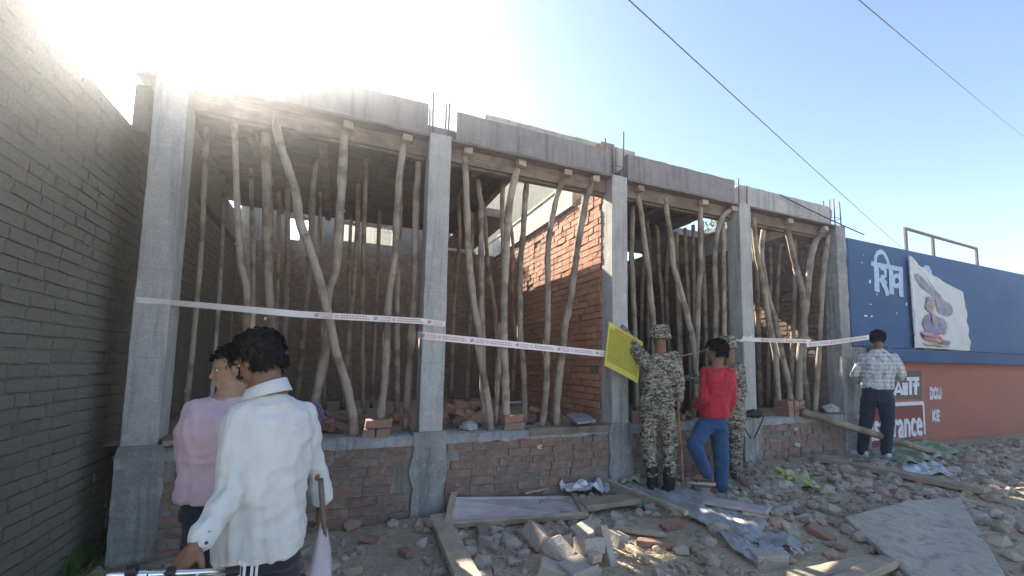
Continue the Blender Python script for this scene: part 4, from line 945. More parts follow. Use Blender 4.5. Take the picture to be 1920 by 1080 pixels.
# concrete slab lower right
q = MB(); c = []
for a, b in zip(SLAB, SLAB[1:] + SLAB[:1]):
    for k in range(12): p = a.lerp(b, k / 12); e = .018 * noise.noise(V((p.x * 9, p.y * 9, 1))) + (.012 * random.random() if k % 5 == 0 else 0); c.append(p + V((e, e, 0)))
n = len(c); q.v = [tuple(p) for p in c] + [tuple(p - V((0, 0, .05))) for p in c]; q.f = [tuple(range(n)), tuple(range(2 * n - 1, n - 1, -1))] + [(i, n + i, n + (i + 1) % n, (i + 1) % n) for i in range(n)]
bevel(tag(q.obj('concrete_slab', 'slab_concrete'), 'flat grey concrete slab lying at the lower right', 'slab'), .012, 2)
# crumpled sheets and sacks
def crumple(name, pxs, mat, label, cat, h=.05, seed=1, N=22, freq=7):
    random.seed(seed); A_, B_, C_, D_ = [onG(x, y, .03) for x, y in pxs]; q = MB()
    for j in range(N + 1):
        for i in range(N + 1):
            s_, t = i / N, j / N; p = (A_ * (1 - s_) + B_ * s_) * (1 - t) + (D_ * (1 - s_) + C_ * s_) * t; k = V((s_ * freq, t * freq, seed))
            e = .12 * noise.noise(V((s_ * 3, t * 3, seed + 7))); p += (B_ - A_) * e * .5 + (D_ - A_) * .14 * noise.noise(V((s_ * 4, seed, t * 4)))
            p.z += h * (abs(noise.noise(k * .55)) * 1.5 + .3 * abs(noise.noise(k * 1.3))) ; q.v.append(p)
    q.f = [(j * (N + 1) + i, j * (N + 1) + i + 1, (j + 1) * (N + 1) + i + 1, (j + 1) * (N + 1) + i) for j in range(N) for i in range(N)]
    return tag(q.obj(name, mat, None, True), label, cat)
sk = crumple('cement_sack', [(1440, 896), (1500, 880), (1538, 916), (1460, 912)], 'sack_pale', 'crumpled yellow and pale sack lying on the rubble', 'sack', .05, 4)
for a, b, w2 in (((1458, 876), (1482, 898), .05), ((1440, 893), (1500, 891), .035), ((1482, 890), (1535, 914), .05)):
    pa, pb = onG(*a, .10), onG(*b, .09); q = MB(); n = 14
    d = (pb - pa).normalized(); s_ = V((-d.y, d.x, 0)); q.v = [pa.lerp(pb, i / n) + s_ * w2 * (k - .5) + V((0, 0, .03 * abs(noise.noise(V((i * .5, k, 2)))))) for i in range(n + 1) for k in (0, 1)]
    q.f = [(2 * i, 2 * i + 2, 2 * i + 3, 2 * i + 1) for i in range(n)]; q.obj('yellow_fold', 'sack_yellow', sk, True)
crumple('plastic_sheet', [(1045, 922), (1125, 885), (1150, 925), (1075, 930)], 'plastic_white', 'crumpled whitish plastic sheet against the plinth', 'plastic sheet', .14, 6)
crumple('plastic_scrap', [(1185, 940), (1215, 936), (1222, 950), (1190, 952)], 'plastic_teal', 'small teal plastic scrap beside the tin sheet', 'plastic scrap', .02, 8)
crumple('plastic_sheet', [(1665, 850), (1740, 822), (1800, 850), (1690, 880)], 'plastic_green', 'crumpled greenish plastic heaped before the orange wall', 'plastic sheet', .07, 9)
crumple('plastic_sheet', [(1680, 870), (1760, 868), (1790, 895), (1700, 888)], 'plastic_white', 'pale crumpled plastic in front of the greenish heap', 'plastic sheet', .045, 12)
crumple('paper_scrap', [(1140, 893), (1190, 880), (1205, 905), (1150, 912)], 'sack_pale', 'dusty cement paper lying at the plinth foot left of the men', 'paper', .07, 14)
crumple('paper_scrap', [(1262, 925), (1285, 922), (1288, 932), (1268, 933)], 'paper_white', 'small white paper scrap by the black boots', 'paper', .01, 15)
ft = thing('foil_shreds', onG(965, 1055), 'shredded silvery foil strips on the dirt left of the block heap', 'litter'); q = MB()
for _ in range(60):
    c = onG(968 + random.gauss(0, 9), 1052 + random.gauss(0, 9), .006); d = V((random.uniform(-1, 1), random.uniform(-1, 1), random.uniform(0, .8))) * .035
    q.tube([c, c + d * .5 + V((0, 0, .012)), c + d], .0022, 4)
tag(q.obj('strip', 'foil', ft), kind='stuff')
q = MB()
for _ in range(420):
    zx, zy, sx2, sy2 = random.choice(((1180, 1050, 60, 18), (1210, 1030, 50, 15), (700, 985, 60, 14), (1270, 1000, 60, 20), (250, 1060, 40, 10)))
    c = onG(random.gauss(zx, sx2), random.gauss(zy, sy2), .01); a = random.uniform(0, 6.28); l = random.uniform(.03, .14)
    q.tube([c, c + V((math.cos(a) * l, math.sin(a) * l, random.uniform(.0, .03)))], .0016, 4)
tag(q.obj('dry_straw', 'straw'), 'dry straw and grass stalks scattered on the dirt', 'straw', kind='stuff')
q = MB()
for _ in range(500):
    y = random.uniform(-2.4, 2); c = V((-4.28 + abs(random.gauss(0, .06)), y, 0)); c.z = ground_z(c.x, c.y); h = random.uniform(.05, .22); d = V((random.uniform(-.06, .1), random.uniform(-.06, .06), h)); s_ = V((.004, .004, 0))
    q.add([c - s_, c + s_, c + d * .6 + s_ * .7, c + d, c + d * .6 - s_ * .7], [(0, 1, 2, 3, 4)])
tag(q.obj('weeds', 'leaf'), 'low green weeds along the mossy wall foot', 'weeds', kind='stuff')

# ---------------------------------------------------------------- people

class FR: SD = V((1, 0, 0)); FD = V((0, 1, 0)); B = V()
UP = V((0, 0, 1))
def W(t): t = V(t); return FR.SD * t.x + FR.FD * t.y + UP * t.z
def stand(x, y, Y):
    """body frame of a figure: upright plane square to the line of sight through its middle"""
    FR.B = onY(x, y, Y); n_ = FR.B - CAM; n_.z = 0; FR.FD = n_.normalized(); FR.SD = V((FR.FD.y, -FR.FD.x, 0))
def J(x, y, d=0.): r_ = ray(x, y); return CAM + r_ * (((FR.B - CAM).dot(FR.FD) + d) / r_.dot(FR.FD))
def remesh(mb, name, voxel, smooth=6, mat=None, wrk=None, keep=None):
    """weld overlapping volumes into one continuous skin"""
    me = mb.mesh(name); o = bpy.data.objects.new(name, me); COL.objects.link(o)
    r_ = o.modifiers.new('r', 'REMESH'); r_.mode = 'VOXEL'; r_.voxel_size = voxel
    s_ = o.modifiers.new('s', 'SMOOTH'); s_.iterations = smooth; s_.factor = .5
    dg = bpy.context.evaluated_depsgraph_get(); out = bpy.data.meshes.new_from_object(o.evaluated_get(dg)); bpy.data.objects.remove(o); bpy.data.meshes.remove(me)
    out.name = name
    if keep:
        bm = bmesh.new(); bm.from_mesh(out); bmesh.ops.delete(bm, geom=[v for v in bm.verts if not keep(v.co)], context='VERTS'); bm.to_mesh(out); bm.free()
    if wrk: wrk(out)
    out.materials.clear(); out.materials.append(MATS[mat]); out.polygons.foreach_set('use_smooth', [True] * len(out.polygons)); return out
def folds(amp, fx, fz, seed=0., slant=0., fine=.3):
    def f(me):
        me.update(); ns = [v.normal.copy() for v in me.vertices]
        for v, n_ in zip(me.vertices, ns):
            c = v.co; k = V((c.x * fx, c.y * fx, (c.z + slant * c.x) * fz + seed)); a = noise.noise(k + V((0, 0, noise.noise(k * .6) * .8)))
            b = noise.noise(V((c.x * fx * 2.3, c.y * fx * 2.3, (c.z - slant * c.x * 1.5) * fz * 2.1 + seed)))
            v.co += n_ * amp * ((.5 - abs(a) * 1.7) + fine * b)
    return f
def drape(seed):
    def f(me):
        me.update(); ns = [v.normal.copy() for v in me.vertices]
        for v, n_ in zip(me.vertices, ns):
            c = v.co; wv = noise.noise(V((c.x * 3, c.y * 3, c.z * 2.2 + seed)))
            k = V((c.x * 15 + wv * 1.6, c.y * 15, c.z * 2.6 + seed)); a = 1 - abs(noise.noise(k)) * 2.4
            g = V((c.x * 7 + c.z * 9, c.y * 7, c.z * 13 - c.x * 8 + seed)); b = 1 - abs(noise.noise(g)) * 2.6
            h = noise.noise(V((c.x * 34, c.y * 34, c.z * 22 + seed)))
            v.co += n_ * (.010 * a + .008 * b * (.4 + .6 * max(0, wv + .4)) + .0028 * h - .006)
    return f
def limb(mb, chain, n=14):
    """chain: [(point, radius)...] tapered, round joints"""
    for (a, ra), (b, rb) in zip(chain, chain[1:]): mb.tube([a, V(a).lerp(V(b), .33), V(a).lerp(V(b), .66), b], [ra, ra * .67 + rb * .33, ra * .33 + rb * .67, rb], n)
    for p, r_ in chain: mb.ellipsoid(p, [(r_, 0, 0), (0, r_, 0), (0, 0, r_)], 12, 8)
def loft(mb, rings, n=20):
    """rings: (centre, half-width vector, half-depth vector)"""
    vs = []; fs = []
    for c, a, b in rings:
        for k in range(n):
            t = 2 * math.pi * k / n; ct, st = math.cos(t), math.sin(t); e = .82
            vs.append(V(c) + V(a) * math.copysign(abs(ct) ** e, ct) + V(b) * math.copysign(abs(st) ** e, st))
    for i in range(len(rings) - 1):
        for k in range(n): fs.append((i * n + k, i * n + (k + 1) % n, (i + 1) * n + (k + 1) % n, (i + 1) * n + k))
    fs += [tuple(reversed(range(n))), tuple((len(rings) - 1) * n + k for k in range(n))]; mb.add(vs, fs)
def head(mb, c, fwd, up, s_=1., neck=None):
    fwd = W(fwd).normalized(); up = W(up); up = (up - fwd * up.dot(fwd)).normalized(); sd = fwd.cross(up); c = V(c)
    q = lambda a, b, d: c + (sd * a + fwd * b + up * d) * s_
    E3 = lambda a, b, d: [sd * a * s_, fwd * b * s_, up * d * s_]
    mb.ellipsoid(q(0, -.012, .03), E3(.074, .092, .085), 18, 12); mb.ellipsoid(q(0, .022, -.035), E3(.060, .068, .085), 16, 10)
    mb.ellipsoid(q(0, .052, -.088), E3(.034, .034, .03), 12, 8)                         # chin
    mb.tube([q(0, .082, .012), q(0, .098, -.018), q(0, .105, -.036)], [.008 * s_, .011 * s_, .015 * s_], 8)   # nose
    for k in (-1, 1):
        mb.ellipsoid(q(k * .075, -.008, -.012), E3(.012, .02, .032), 8, 6); mb.ellipsoid(q(k * .033, .072, .022), E3(.022, .014, .009), 8, 6)      # ear, brow
        mb.ellipsoid(q(k * .016, .083, -.062), E3(.02, .012, .007), 8, 6); mb.ellipsoid(q(k * .012, .081, -.074), E3(.02, .012, .008), 8, 6)      # lips
    if neck is not None: limb(mb, [(q(0, -.02, -.06), .055 * s_), (V(neck), .062 * s_)])
    return q, E3
def hand(mb, wrist, tip, back, curl=.5, s_=1., spread=.012):
    """palm with four fingers and a thumb; tip = direction of the fingers, back = out of the back of the hand"""
    w_ = V(wrist); d = W(tip).normalized(); b = W(back); b = (b - d * b.dot(d)).normalized(); sd = d.cross(b)
    mb.ellipsoid(w_ + d * .045 * s_, [d * .052 * s_, sd * .040 * s_, b * .016 * s_], 14, 8); limb(mb, [(w_ - d * .03 * s_, .026 * s_), (w_ + d * .02 * s_, .024 * s_)], 10)
    for i, L in enumerate((.070, .080, .074, .058)):
        o = (i - 1.5) * .019 * s_; p = w_ + d * .085 * s_ + sd * o; dd = (d + sd * (i - 1.5) * spread * 4).normalized(); ch = [(p, .0095 * s_)]; a = curl * .5
        for k in range(3):
            a += curl * .75 * (k > 0) ; p = p + (dd * math.cos(a) - b * math.sin(a)) * L * s_ * (.45, .32, .23)[k]; ch.append((p, (.0090, .0085, .0075)[k] * s_))
        limb(mb, ch, 8)
    p = w_ + d * .022 * s_ - sd * .032 * s_; a = (d * .6 - sd * .75 - b * .35 * (curl > .3)).normalized(); e = (d * .85 - sd * .2 - b * curl).normalized(); limb(mb, [(p, .0125 * s_), (p + a * .034 * s_, .0105 * s_), (p + a * .034 * s_ + e * .03 * s_, .0085 * s_)], 8)
def hair_cap(c, fwd, up, s_, seed=1, low=-.055, name='hair', grow=1.08, front=.045):
    mb = MB(); fwd = W(fwd).normalized(); up = W(up); up = (up - fwd * up.dot(fwd)).normalized(); sd = fwd.cross(up); c = V(c)
    mb.ellipsoid(c + (up * .034 - fwd * .014) * s_, [sd * .081 * s_ * grow, fwd * .098 * s_ * grow, up * .089 * s_ * grow], 26, 18); mb.ellipsoid(c + (up * -.02 - fwd * .045) * s_, [sd * .072 * s_ * grow, fwd * .058 * s_ * grow, up * .07 * s_ * grow], 20, 12)
    def keep(p): q = p - c; return q.dot(up) > low * s_ and not (q.dot(fwd) > front * s_ and q.dot(up) < .065 * s_) and not (q.dot(fwd) > .0 and q.dot(up) < .02 * s_)
    def tuft(me):
        me.update(); ns = [v.normal.copy() for v in me.vertices]
        for v, n_ in zip(me.vertices, ns): v.co += n_ * .007 * s_ * (noise.noise(v.co * 70) + .6 * noise.noise(v.co * 150 + V((seed, 0, 0))))
    me = remesh(mb, name, .006 * s_, 2, 'hair', tuft, keep); me.update(); rr = random.Random(seed); vv = me.vertices; q_ = MB(); q_.v = [tuple(v.co) for v in vv]; q_.f = [tuple(p.vertices) for p in me.polygons]
    for _ in range(1500):
        v = vv[rr.randrange(len(vv))]; n_ = v.normal; t = (-up * .9 - fwd * .2 + sd * rr.uniform(-.6, .6)); t = (t - n_ * t.dot(n_)); t = t.normalized() if t.length > .1 else sd
        L = rr.uniform(.015, .038) * s_; a = v.co; b = a + t * L * .6 + n_ * L * rr.uniform(.15, .4); e = a + t * L + n_ * L * rr.uniform(.0, .5); s2 = n_.cross(t) * .0013 * s_
        q_.add([a - s2, a + s2, b + s2 * .8, e, b - s2 * .8], [(0, 1, 2, 3, 4)])
    return q_.mesh(name, 'hair', True)
def shoe(mb, ankle, toe, s_=1., tall=0.):
    a, t = V(ankle), V(toe); d = (t - a); d.z = 0; d.normalize(); sd = V((0, 0, 1)).cross(d); z = t.z; up = V((0, 0, 1))
    base = V((a.x, a.y, z))
    loft(mb, [(base - d * .075 * s_ + up * .03, sd * .02 * s_, up * .028), (base - d * .06 * s_ + up * .05, sd * .036 * s_, up * .05), (base + d * .0 + up * .055, sd * .040 * s_, up * .055), (base + d * .08 * s_ + up * .04, sd * .044 * s_, up * .04), (base + d * .15 * s_ + up * .03, sd * .046 * s_, up * .03), (base + d * .19 * s_ + up * .022, sd * .03 * s_, up * .02)], 14)
    if tall: limb(mb, [(base + up * .06, .047 * s_), (base.lerp(a, .6) + up * tall * .6, .052 * s_), (V((a.x, a.y, z + tall)), .056 * s_)], 14)
def sole(parent, ankle, toe, s_=1., mat='rubber', th=.022):
    a, t = V(ankle), V(toe); d = (t - a); d.z = 0; d.normalize(); sd = V((0, 0, 1)).cross(d); base = V((a.x, a.y, t.z)); q = MB()
    P = [base + d * x * s_ + sd * y * s_ for x, y in ((-.08, 0), (-.07, .03), (-.03, .038), (.06, .042), (.13, .048), (.18, .036), (.20, 0), (.18, -.036), (.13, -.048), (.06, -.042), (-.03, -.038), (-.07, -.03))]
    q.prism(P, (0, 0, -.006), (0, 0, th)); q.obj('sole', mat, parent)
def person(label, base): return thing('person', base, label, 'person')
def part(parent, name, me): return link(name, me, parent)
def eyes(parent, q, E3):
    for k in (-1, 1):
        e = MB(); e.ellipsoid(q(k * .031, .070, .004), E3(.010, .008, .006), 10, 8); e.obj('eye', 'eye_white', parent, True)
        e = MB(); e.ellipsoid(q(k * .031, .0755, .004), E3(.005, .004, .005), 8, 6); e.obj('pupil', 'hair', parent, True)
def vlen(a, b): return (V(a) - V(b)).length
def torso(mb, pelvis, waist, chest, neck, wd, dp, side, fwd, k=1.):
    s_, f = W(side).normalized(), W(fwd).normalized(); P = [V(pelvis), V(waist), V(chest), V(neck)]
    rings = [(P[0] - (P[1] - P[0]) * .25, s_ * wd * .80, f * dp * .95), (P[0], s_ * wd * .84, f * dp), (P[1], s_ * wd * .80 * k, f * dp * .92), (P[1].lerp(P[2], .5), s_ * wd * .9, f * dp), (P[2], s_ * wd, f * dp * 1.02), (P[2].lerp(P[3], .45), s_ * wd * .93, f * dp * .85), (P[2].lerp(P[3], .8), s_ * wd * .55, f * dp * .62), (P[3], s_ * .075, f * .07)]
    loft(mb, rings)

# --- man in camouflage pinning up the notice
Y = -.40; stand(1236, 760, Y)
gz = lambda p: ground_z(p.x, p.y)
feetL, feetR = J(1224, 928, -.02), J(1257, 928, -.06)
P = person('camouflage uniformed person in a bush hat seen from behind holding up a yellow notice', V(((feetL.x + feetR.x) / 2, (feetL.y + feetR.y) / 2, min(feetL.z, feetR.z))))
up = UP; body = MB(); hc = J(1237, 632); nk = J(1238, 662)
q, E3 = head(body, hc, (-.35, .9, .05), (0, 0, 1), 1., nk); LS, RS = J(1206, 672), J(1262, 671); LE, LH = J(1182, 641, .14), J(1160, 610, .24)
limb(body, [(LS, .045), (LE, .038), (LH, .027)]); hand(body, LH, (-.5, .35, .55), (0, -1, .3), .6); RE, RH = J(1272, 716, -.05), J(1274, 748, -.02)
limb(body, [(RS, .045), (RE, .038), (RH, .026)]); hand(body, RH, (0, .15, -1), (1, -.2, 0), 1.1)
pel, wst, chs = J(1232, 750), J(1233, 722), J(1235, 690)
torso(body, pel, wst, chs, nk, .15, .09, (1, 0, 0), (0, 1, 0)); bo = part(P, 'body', remesh(body, 'body', .0075, 3, 'skin')); eyes(P, q, E3)
c = MB(); torso(c, J(1232, 755), wst, J(1235, 691), J(1239, 664), .19, .13, (1, 0, 0), (0, 1, 0), 1.02)
limb(c, [(LS, .078), (LE, .062), (LH.lerp(LE, .12), .045)]); limb(c, [(RS, .078), (RE, .064), (RH.lerp(RE, .15), .05)])
loft(c, [(J(1233, 762), W((.185, 0, 0)), W((0, .13, 0))), (J(1233, 748), W((.18, 0, 0)), W((0, .128, 0)))]); part(P, 'camouflage_jacket', remesh(c, 'camouflage_jacket', .009, 4, 'camo', folds(.014, 9, 15, 1, .6)))
KL, KR, AL, AR = J(1216, 836, .04), J(1258, 834, .04), J(1223, 888, 0), J(1254, 888, -.04)
c = MB(); loft(c, [(J(1232, 780), W((.165, 0, 0)), W((0, .12, 0))), (J(1232, 745), W((.17, 0, 0)), W((0, .12, 0)))]); limb(c, [(J(1217, 778), .098), (KL, .082), (AL, .058)]); limb(c, [(J(1250, 778), .10), (KR, .084), (AR, .06)])
part(P, 'camouflage_trousers', remesh(c, 'camouflage_trousers', .009, 4, 'camo', folds(.014, 8, 14, 5, .3)))
for a, t in ((AL, feetL + V((.03, .05, 0))), (AR, feetR + V((.08, -.01, 0)))):
    t = V(t); t.z = min(feetL.z, feetR.z) + .0; c = MB(); an = V((a.x, a.y, t.z)); shoe(c, an, t, 1.1, .25); so_ = part(P, 'boot', remesh(c, 'boot', .007, 2, 'boot_leather')); sole(so_, an, t, 1.12)
hat = MB(); up = UP; hc2 = hc + up * .045
loft(hat, [(hc2 + up * -.035, W((.108, 0, 0)), W((0, .118, 0))), (hc2 + up * .0, W((.102, 0, 0)), W((0, .112, 0))), (hc2 + up * .05, W((.096, 0, 0)), W((0, .106, 0))), (hc2 + up * .078, W((.07, 0, 0)), W((0, .08, 0)))]); loft(hat, [(hc2 + up * -.062, W((.122, 0, 0)), W((0, .130, 0))), (hc2 + up * -.035, W((.112, 0, 0)), W((0, .122, 0)))])
part(P, 'bush_hat', remesh(hat, 'bush_hat', .007, 2, 'camo', folds(.010, 18, 20, 3)))
st = MB(); a, b = J(1270, 742, -.05), J(1281, 922, -.10); st.tube([a + (a - b) * .05, a.lerp(b, .3), a.lerp(b, .6) + V((.008, 0, 0)), b], [.011, .012, .012, .011], 8); tag(st.obj('cane_stick', 'stick', None, True), 'brown wooden cane held upright by the camouflaged person with the notice', 'stick')
# yellow notice
nt_ = thing('yellow_notice', J(1170, 660, .2), 'yellow printed notice sheet held against the third pillar', 'notice')
CN = [onY(1133, 685, -.045), onY(1196, 719, -.27), onY(1206, 641, -.25), onY(1142, 602, -.04)]
def npt(s_, t, off=0.):
    p = (CN[0] * (1 - s_) + CN[1] * s_) * (1 - t) + (CN[3] * (1 - s_) + CN[2] * s_) * t; p.y += .03 * math.sin(s_ * 3) * (t - .3) - off; p.x -= off * .4; return p
q_ = MB(); N = 14; q_.v = [npt(i / N, j / N) for j in range(N + 1) for i in range(N + 1)]; q_.f = [(j * 15 + i, j * 15 + i + 1, j * 15 + 16 + i, j * 15 + 15 + i) for j in range(N) for i in range(N)]; sh_ = q_.obj('sheet', 'poster_yellow', nt_, True)
random.seed(3); q_ = MB(); hd_ = MB(); l = .06
for k in range(30):
    t = .93 - k * .0275; big = k < 3; x = .06 if not big else .2
    if t < .12: break
    while x < (.94 if not big else .8):
        w2 = random.uniform(.02, .07); (hd_ if big else q_).add([npt(x, t, .003), npt(min(x + w2, .95), t, .003), npt(min(x + w2, .95), t + (.015 if not big else .022), .003), npt(x, t + (.015 if not big else .022), .003)], [(0, 1, 2, 3)]); x += w2 + .015
tag(q_.obj('printed_text', 'poster_ink', sh_), kind='stuff'); tag(hd_.obj('printed_heading', 'poster_red', sh_), kind='stuff')

# --- second camouflaged man, half hidden
Y = -.34; stand(1368, 770, Y)
F1, F2 = J(1380, 915, -.05), J(1352, 915, .05)
P = person('second camouflage uniformed person half hidden behind the red sweater boy, arm stretched left', V((F1.x, F1.y, F1.z)))
body = MB(); hc = J(1363, 650); nk = J(1367, 680); q, E3 = head(body, hc, (-.9, .3, -.05), (0, 0, 1), .98, nk)
S1, S2 = J(1342, 694, .0), J(1384, 692, .0); E1, H1 = J(1318, 712, -.08), J(1284, 708, -.10); E2, H2_ = J(1390, 735, .03), J(1382, 770, .05)
limb(body, [(S1, .045), (E1, .038), (H1, .027)]); hand(body, H1, (-1, .1, .0), (0, -.3, 1), .5); limb(body, [(S2, .045), (E2, .038), (H2_, .026)]); hand(body, H2_, (-.1, .2, -1), (1, -.2, 0), .7)
torso(body, J(1370, 775), J(1370, 745), J(1366, 712), nk, .14, .09, (1, 0, 0), (0, 1, 0)); part(P, 'body', remesh(body, 'body', .0075, 3, 'skin')); eyes(P, q, E3)
c = MB(); torso(c, J(1371, 778), J(1371, 748), J(1366, 713), J(1364, 684), .175, .125, (1, 0, 0), (0, 1, 0), 1.02); limb(c, [(S1, .074), (E1, .06), (H1.lerp(E1, .3), .047)]); limb(c, [(S2, .074), (E2, .062), (H2_.lerp(E2, .1), .048)])
part(P, 'camouflage_jacket', remesh(c, 'camouflage_jacket', .009, 4, 'camo', folds(.013, 9, 15, 21, .5)))
c = MB(); loft(c, [(J(1369, 800), W((.15, 0, 0)), W((0, .115, 0))), (J(1370, 768), W((.155, 0, 0)), W((0, .115, 0)))]); K1, K2, A1, A2 = J(1378, 848, 0), J(1352, 848, .1), J(1380, 888, 0), J(1352, 892, .12)
limb(c, [(J(1378, 798), .09), (K1, .075), (A1, .062)]); limb(c, [(J(1358, 798, .04), .09), (K2, .074), (A2, .06)]); part(P, 'camouflage_trousers', remesh(c, 'camouflage_trousers', .009, 4, 'camo', folds(.013, 8, 14, 25, .3)))
for a, t in ((A1, J(1390, 918, -.03)), (A2, J(1346, 918, .0))):
    t.z = F1.z; an = V((a.x, a.y, t.z)); c = MB(); shoe(c, an, t + V((.03, -.06, 0)), 1.05, .22); s2 = part(P, 'boot', remesh(c, 'boot', .007, 2, 'boot_leather')); sole(s2, an, t + V((.03, -.06, 0)), 1.1)
hat = MB(); hc2 = hc + up * .045; loft(hat, [(hc2 + up * -.035, W((.106, 0, 0)), W((0, .114, 0))), (hc2, W((.1, 0, 0)), W((0, .11, 0))), (hc2 + up * .05, W((.094, 0, 0)), W((0, .104, 0))), (hc2 + up * .075, W((.07, 0, 0)), W((0, .08, 0)))]); loft(hat, [(hc2 + up * -.06, W((.12, 0, 0)), W((0, .128, 0))), (hc2 + up * -.035, W((.11, 0, 0)), W((0, .12, 0)))])
part(P, 'bush_hat', remesh(hat, 'bush_hat', .007, 2, 'camo', folds(.01, 18, 20, 8)))

# --- boy in red sweater, one foot up on a stone
Y = -.62; stand(1340, 780, Y)
ft1 = J(1352, 930, .02); P = person('slim person in red sweater and blue jeans with one sandalled foot on a stone', V((ft1.x, ft1.y, ft1.z)))
body = MB(); hc = J(1343, 659); nk = J(1343, 688); q, E3 = head(body, hc, (-.93, .25, -.12), (.05, 0, 1), .95, nk)
S1, S2 = J(1326, 698, -.03), J(1366, 700, .04); E1, H1 = J(1320, 745, -.10), J(1304, 763, .02); E2, H2_ = J(1372, 748, .04), J(1360, 780, .12)
limb(body, [(S1, .04), (E1, .033), (H1, .024)]); hand(body, H1, (-.5, .6, -.2), (-.3, -.6, .5), .6, .95); limb(body, [(S2, .04), (E2, .033), (H2_, .024)]); hand(body, H2_, (-.2, .5, -.8), (1, 0, 0), .6, .95)
torso(body, J(1342, 780), J(1343, 755), J(1345, 715), nk, .125, .085, (.9, .35, 0), (-.35, .9, 0))
AN1, AN2 = J(1353, 915, .02), J(1326, 892, -.10); limb(body, [(AN1 + up * .06, .036), (AN1, .032)]); limb(body, [(AN2 + up * .05, .036), (AN2, .033)])
for a, t, z in ((AN1, J(1338, 930, -.02), ft1.z + .012), (AN2, J(1303, 908, -.11), None)):
    t = V(t); t.z = z if z else AN2.z - .055; shoe(body, V((a.x, a.y, t.z)), t, .82)
part(P, 'body', remesh(body, 'body', .0075, 3, 'skin')); eyes(P, q, E3); part(P, 'hair', hair_cap(hc, (-.93, .25, -.12), (.05, 0, 1), .95, 3, -.06, grow=1.16))
c = MB(); torso(c, J(1339, 776), J(1342, 750), J(1346, 714), J(1344, 690), .168, .128, (.9, .35, 0), (-.35, .9, 0), .98); limb(c, [(S1, .066), (E1, .054), (H1.lerp(E1, .1), .038)]); limb(c, [(S2, .066), (E2, .054), (H2_.lerp(E2, .1), .038)])
part(P, 'red_sweater', remesh(c, 'red_sweater', .007, 5, 'cloth_red', drape(33)))
c = MB(); hp = J(1337, 790); loft(c, [(J(1336, 803), W((.128, .04, 0)), W((-.04, .108, 0))), (J(1338, 778), W((.118, .04, 0)), W((-.04, .098, 0)))]); KN = J(1301, 833, -.16); limb(c, [(J(1322, 800, -.04), .092), (KN, .074), (AN2 + up * .02, .058)]); limb(c, [(J(1348, 802, .03), .092), (J(1352, 856, .02), .074), (AN1 + up * .0, .062)])
part(P, 'blue_jeans', remesh(c, 'blue_jeans', .0085, 5, 'denim_blue', folds(.010, 7, 12, 37, .5)))
for a, t, z in ((AN1, J(1338, 930, -.02), ft1.z), (AN2, J(1303, 908, -.11), AN2.z - .066)):
    t = V(t); t.z = z; an = V((a.x, a.y, z)); sn = thing('x', an, 'x', 'x'); bpy.data.objects.remove(sn); q2 = MB(); d = (t - an); d.z = 0; d.normalize(); sd = up.cross(d)
    q2.prism([an + d * x * .95 + sd * y * .95 for x, y in ((-.085, 0), (-.07, .034), (.05, .042), (.14, .05), (.2, .02), (.2, -.02), (.14, -.05), (.05, -.042), (-.07, -.034))], (0, 0, -.018), (0, 0, .006)); so_ = q2.obj('sandal', 'sole', P)
    q2 = MB(); q2.tube([an + d * .1 + sd * .045, an + d * .11 + up * .05, an + d * .1 - sd * .045], .009, 6); q2.obj('strap', 'dark_trim', so_)

# --- man in plaid shirt
Y = -.34; stand(1646, 740, Y)
f1, f2 = J(1616, 856, .02), J(1660, 860, -.02); P = person('person in grey plaid shirt and dark trousers seen from behind before the orange wall', V(((f1.x + f2.x) / 2, (f1.y + f2.y) / 2, min(f1.z, f2.z))))
body = MB(); hc = J(1646, 636); nk = J(1646, 658); q, E3 = head(body, hc, (.1, 1, -.25), (0, .25, 1), .98, nk); S1, S2 = J(1619, 671), J(1676, 671); E1, H1 = J(1603, 702, -.03), J(1614, 716, .16); E2, H2_ = J(1692, 702, -.03), J(1676, 716, .2)
limb(body, [(S1, .045), (E1, .038), (H1, .027)]); hand(body, H1, (.5, .8, 0), (-.5, .5, .3), .6); limb(body, [(S2, .045), (E2, .038), (H2_, .027)]); hand(body, H2_, (-.5, .8, 0), (.5, .5, .3), .6)
torso(body, J(1646, 735), J(1646, 715), J(1647, 685), nk, .16, .1, (1, .3, 0), (-.3, 1, 0)); part(P, 'body', remesh(body, 'body', .0075, 3, 'skin')); eyes(P, q, E3); part(P, 'hair', hair_cap(hc, (.1, 1, -.25), (0, .25, 1), .98, 7, -.05, grow=1.05))
c = MB(); torso(c, J(1645, 726), J(1646, 712), J(1647, 686), J(1646, 656), .225, .14, (1, .1, 0), (-.1, 1, 0), 1.04); limb(c, [(S1, .064), (E1, .055), (H1.lerp(E1, .35), .045)]); limb(c, [(S2, .064), (E2, .055), (H2_.lerp(E2, .3), .045)]); c.tube([J(1638, 655), J(1654, 655)], .05, 10)
part(P, 'plaid_shirt', remesh(c, 'plaid_shirt', .008, 4, 'plaid', drape(43)))
c = MB(); loft(c, [(J(1644, 752), W((.165, .05, 0)), W((-.04, .125, 0))), (J(1645, 720), W((.17, .05, 0)), W((-.04, .12, 0)))]); B1, B2 = J(1616, 846, .0), J(1661, 848, -.02); limb(c, [(J(1629, 750), .10), (J(1623, 796, .02), .08), (B1, .062)]); limb(c, [(J(1661, 750), .10), (J(1664, 796, .02), .08), (B2, .062)])
part(P, 'dark_trousers', remesh(c, 'dark_trousers', .009, 5, 'cloth_navy', folds(.009, 7, 11, 47, .3)))
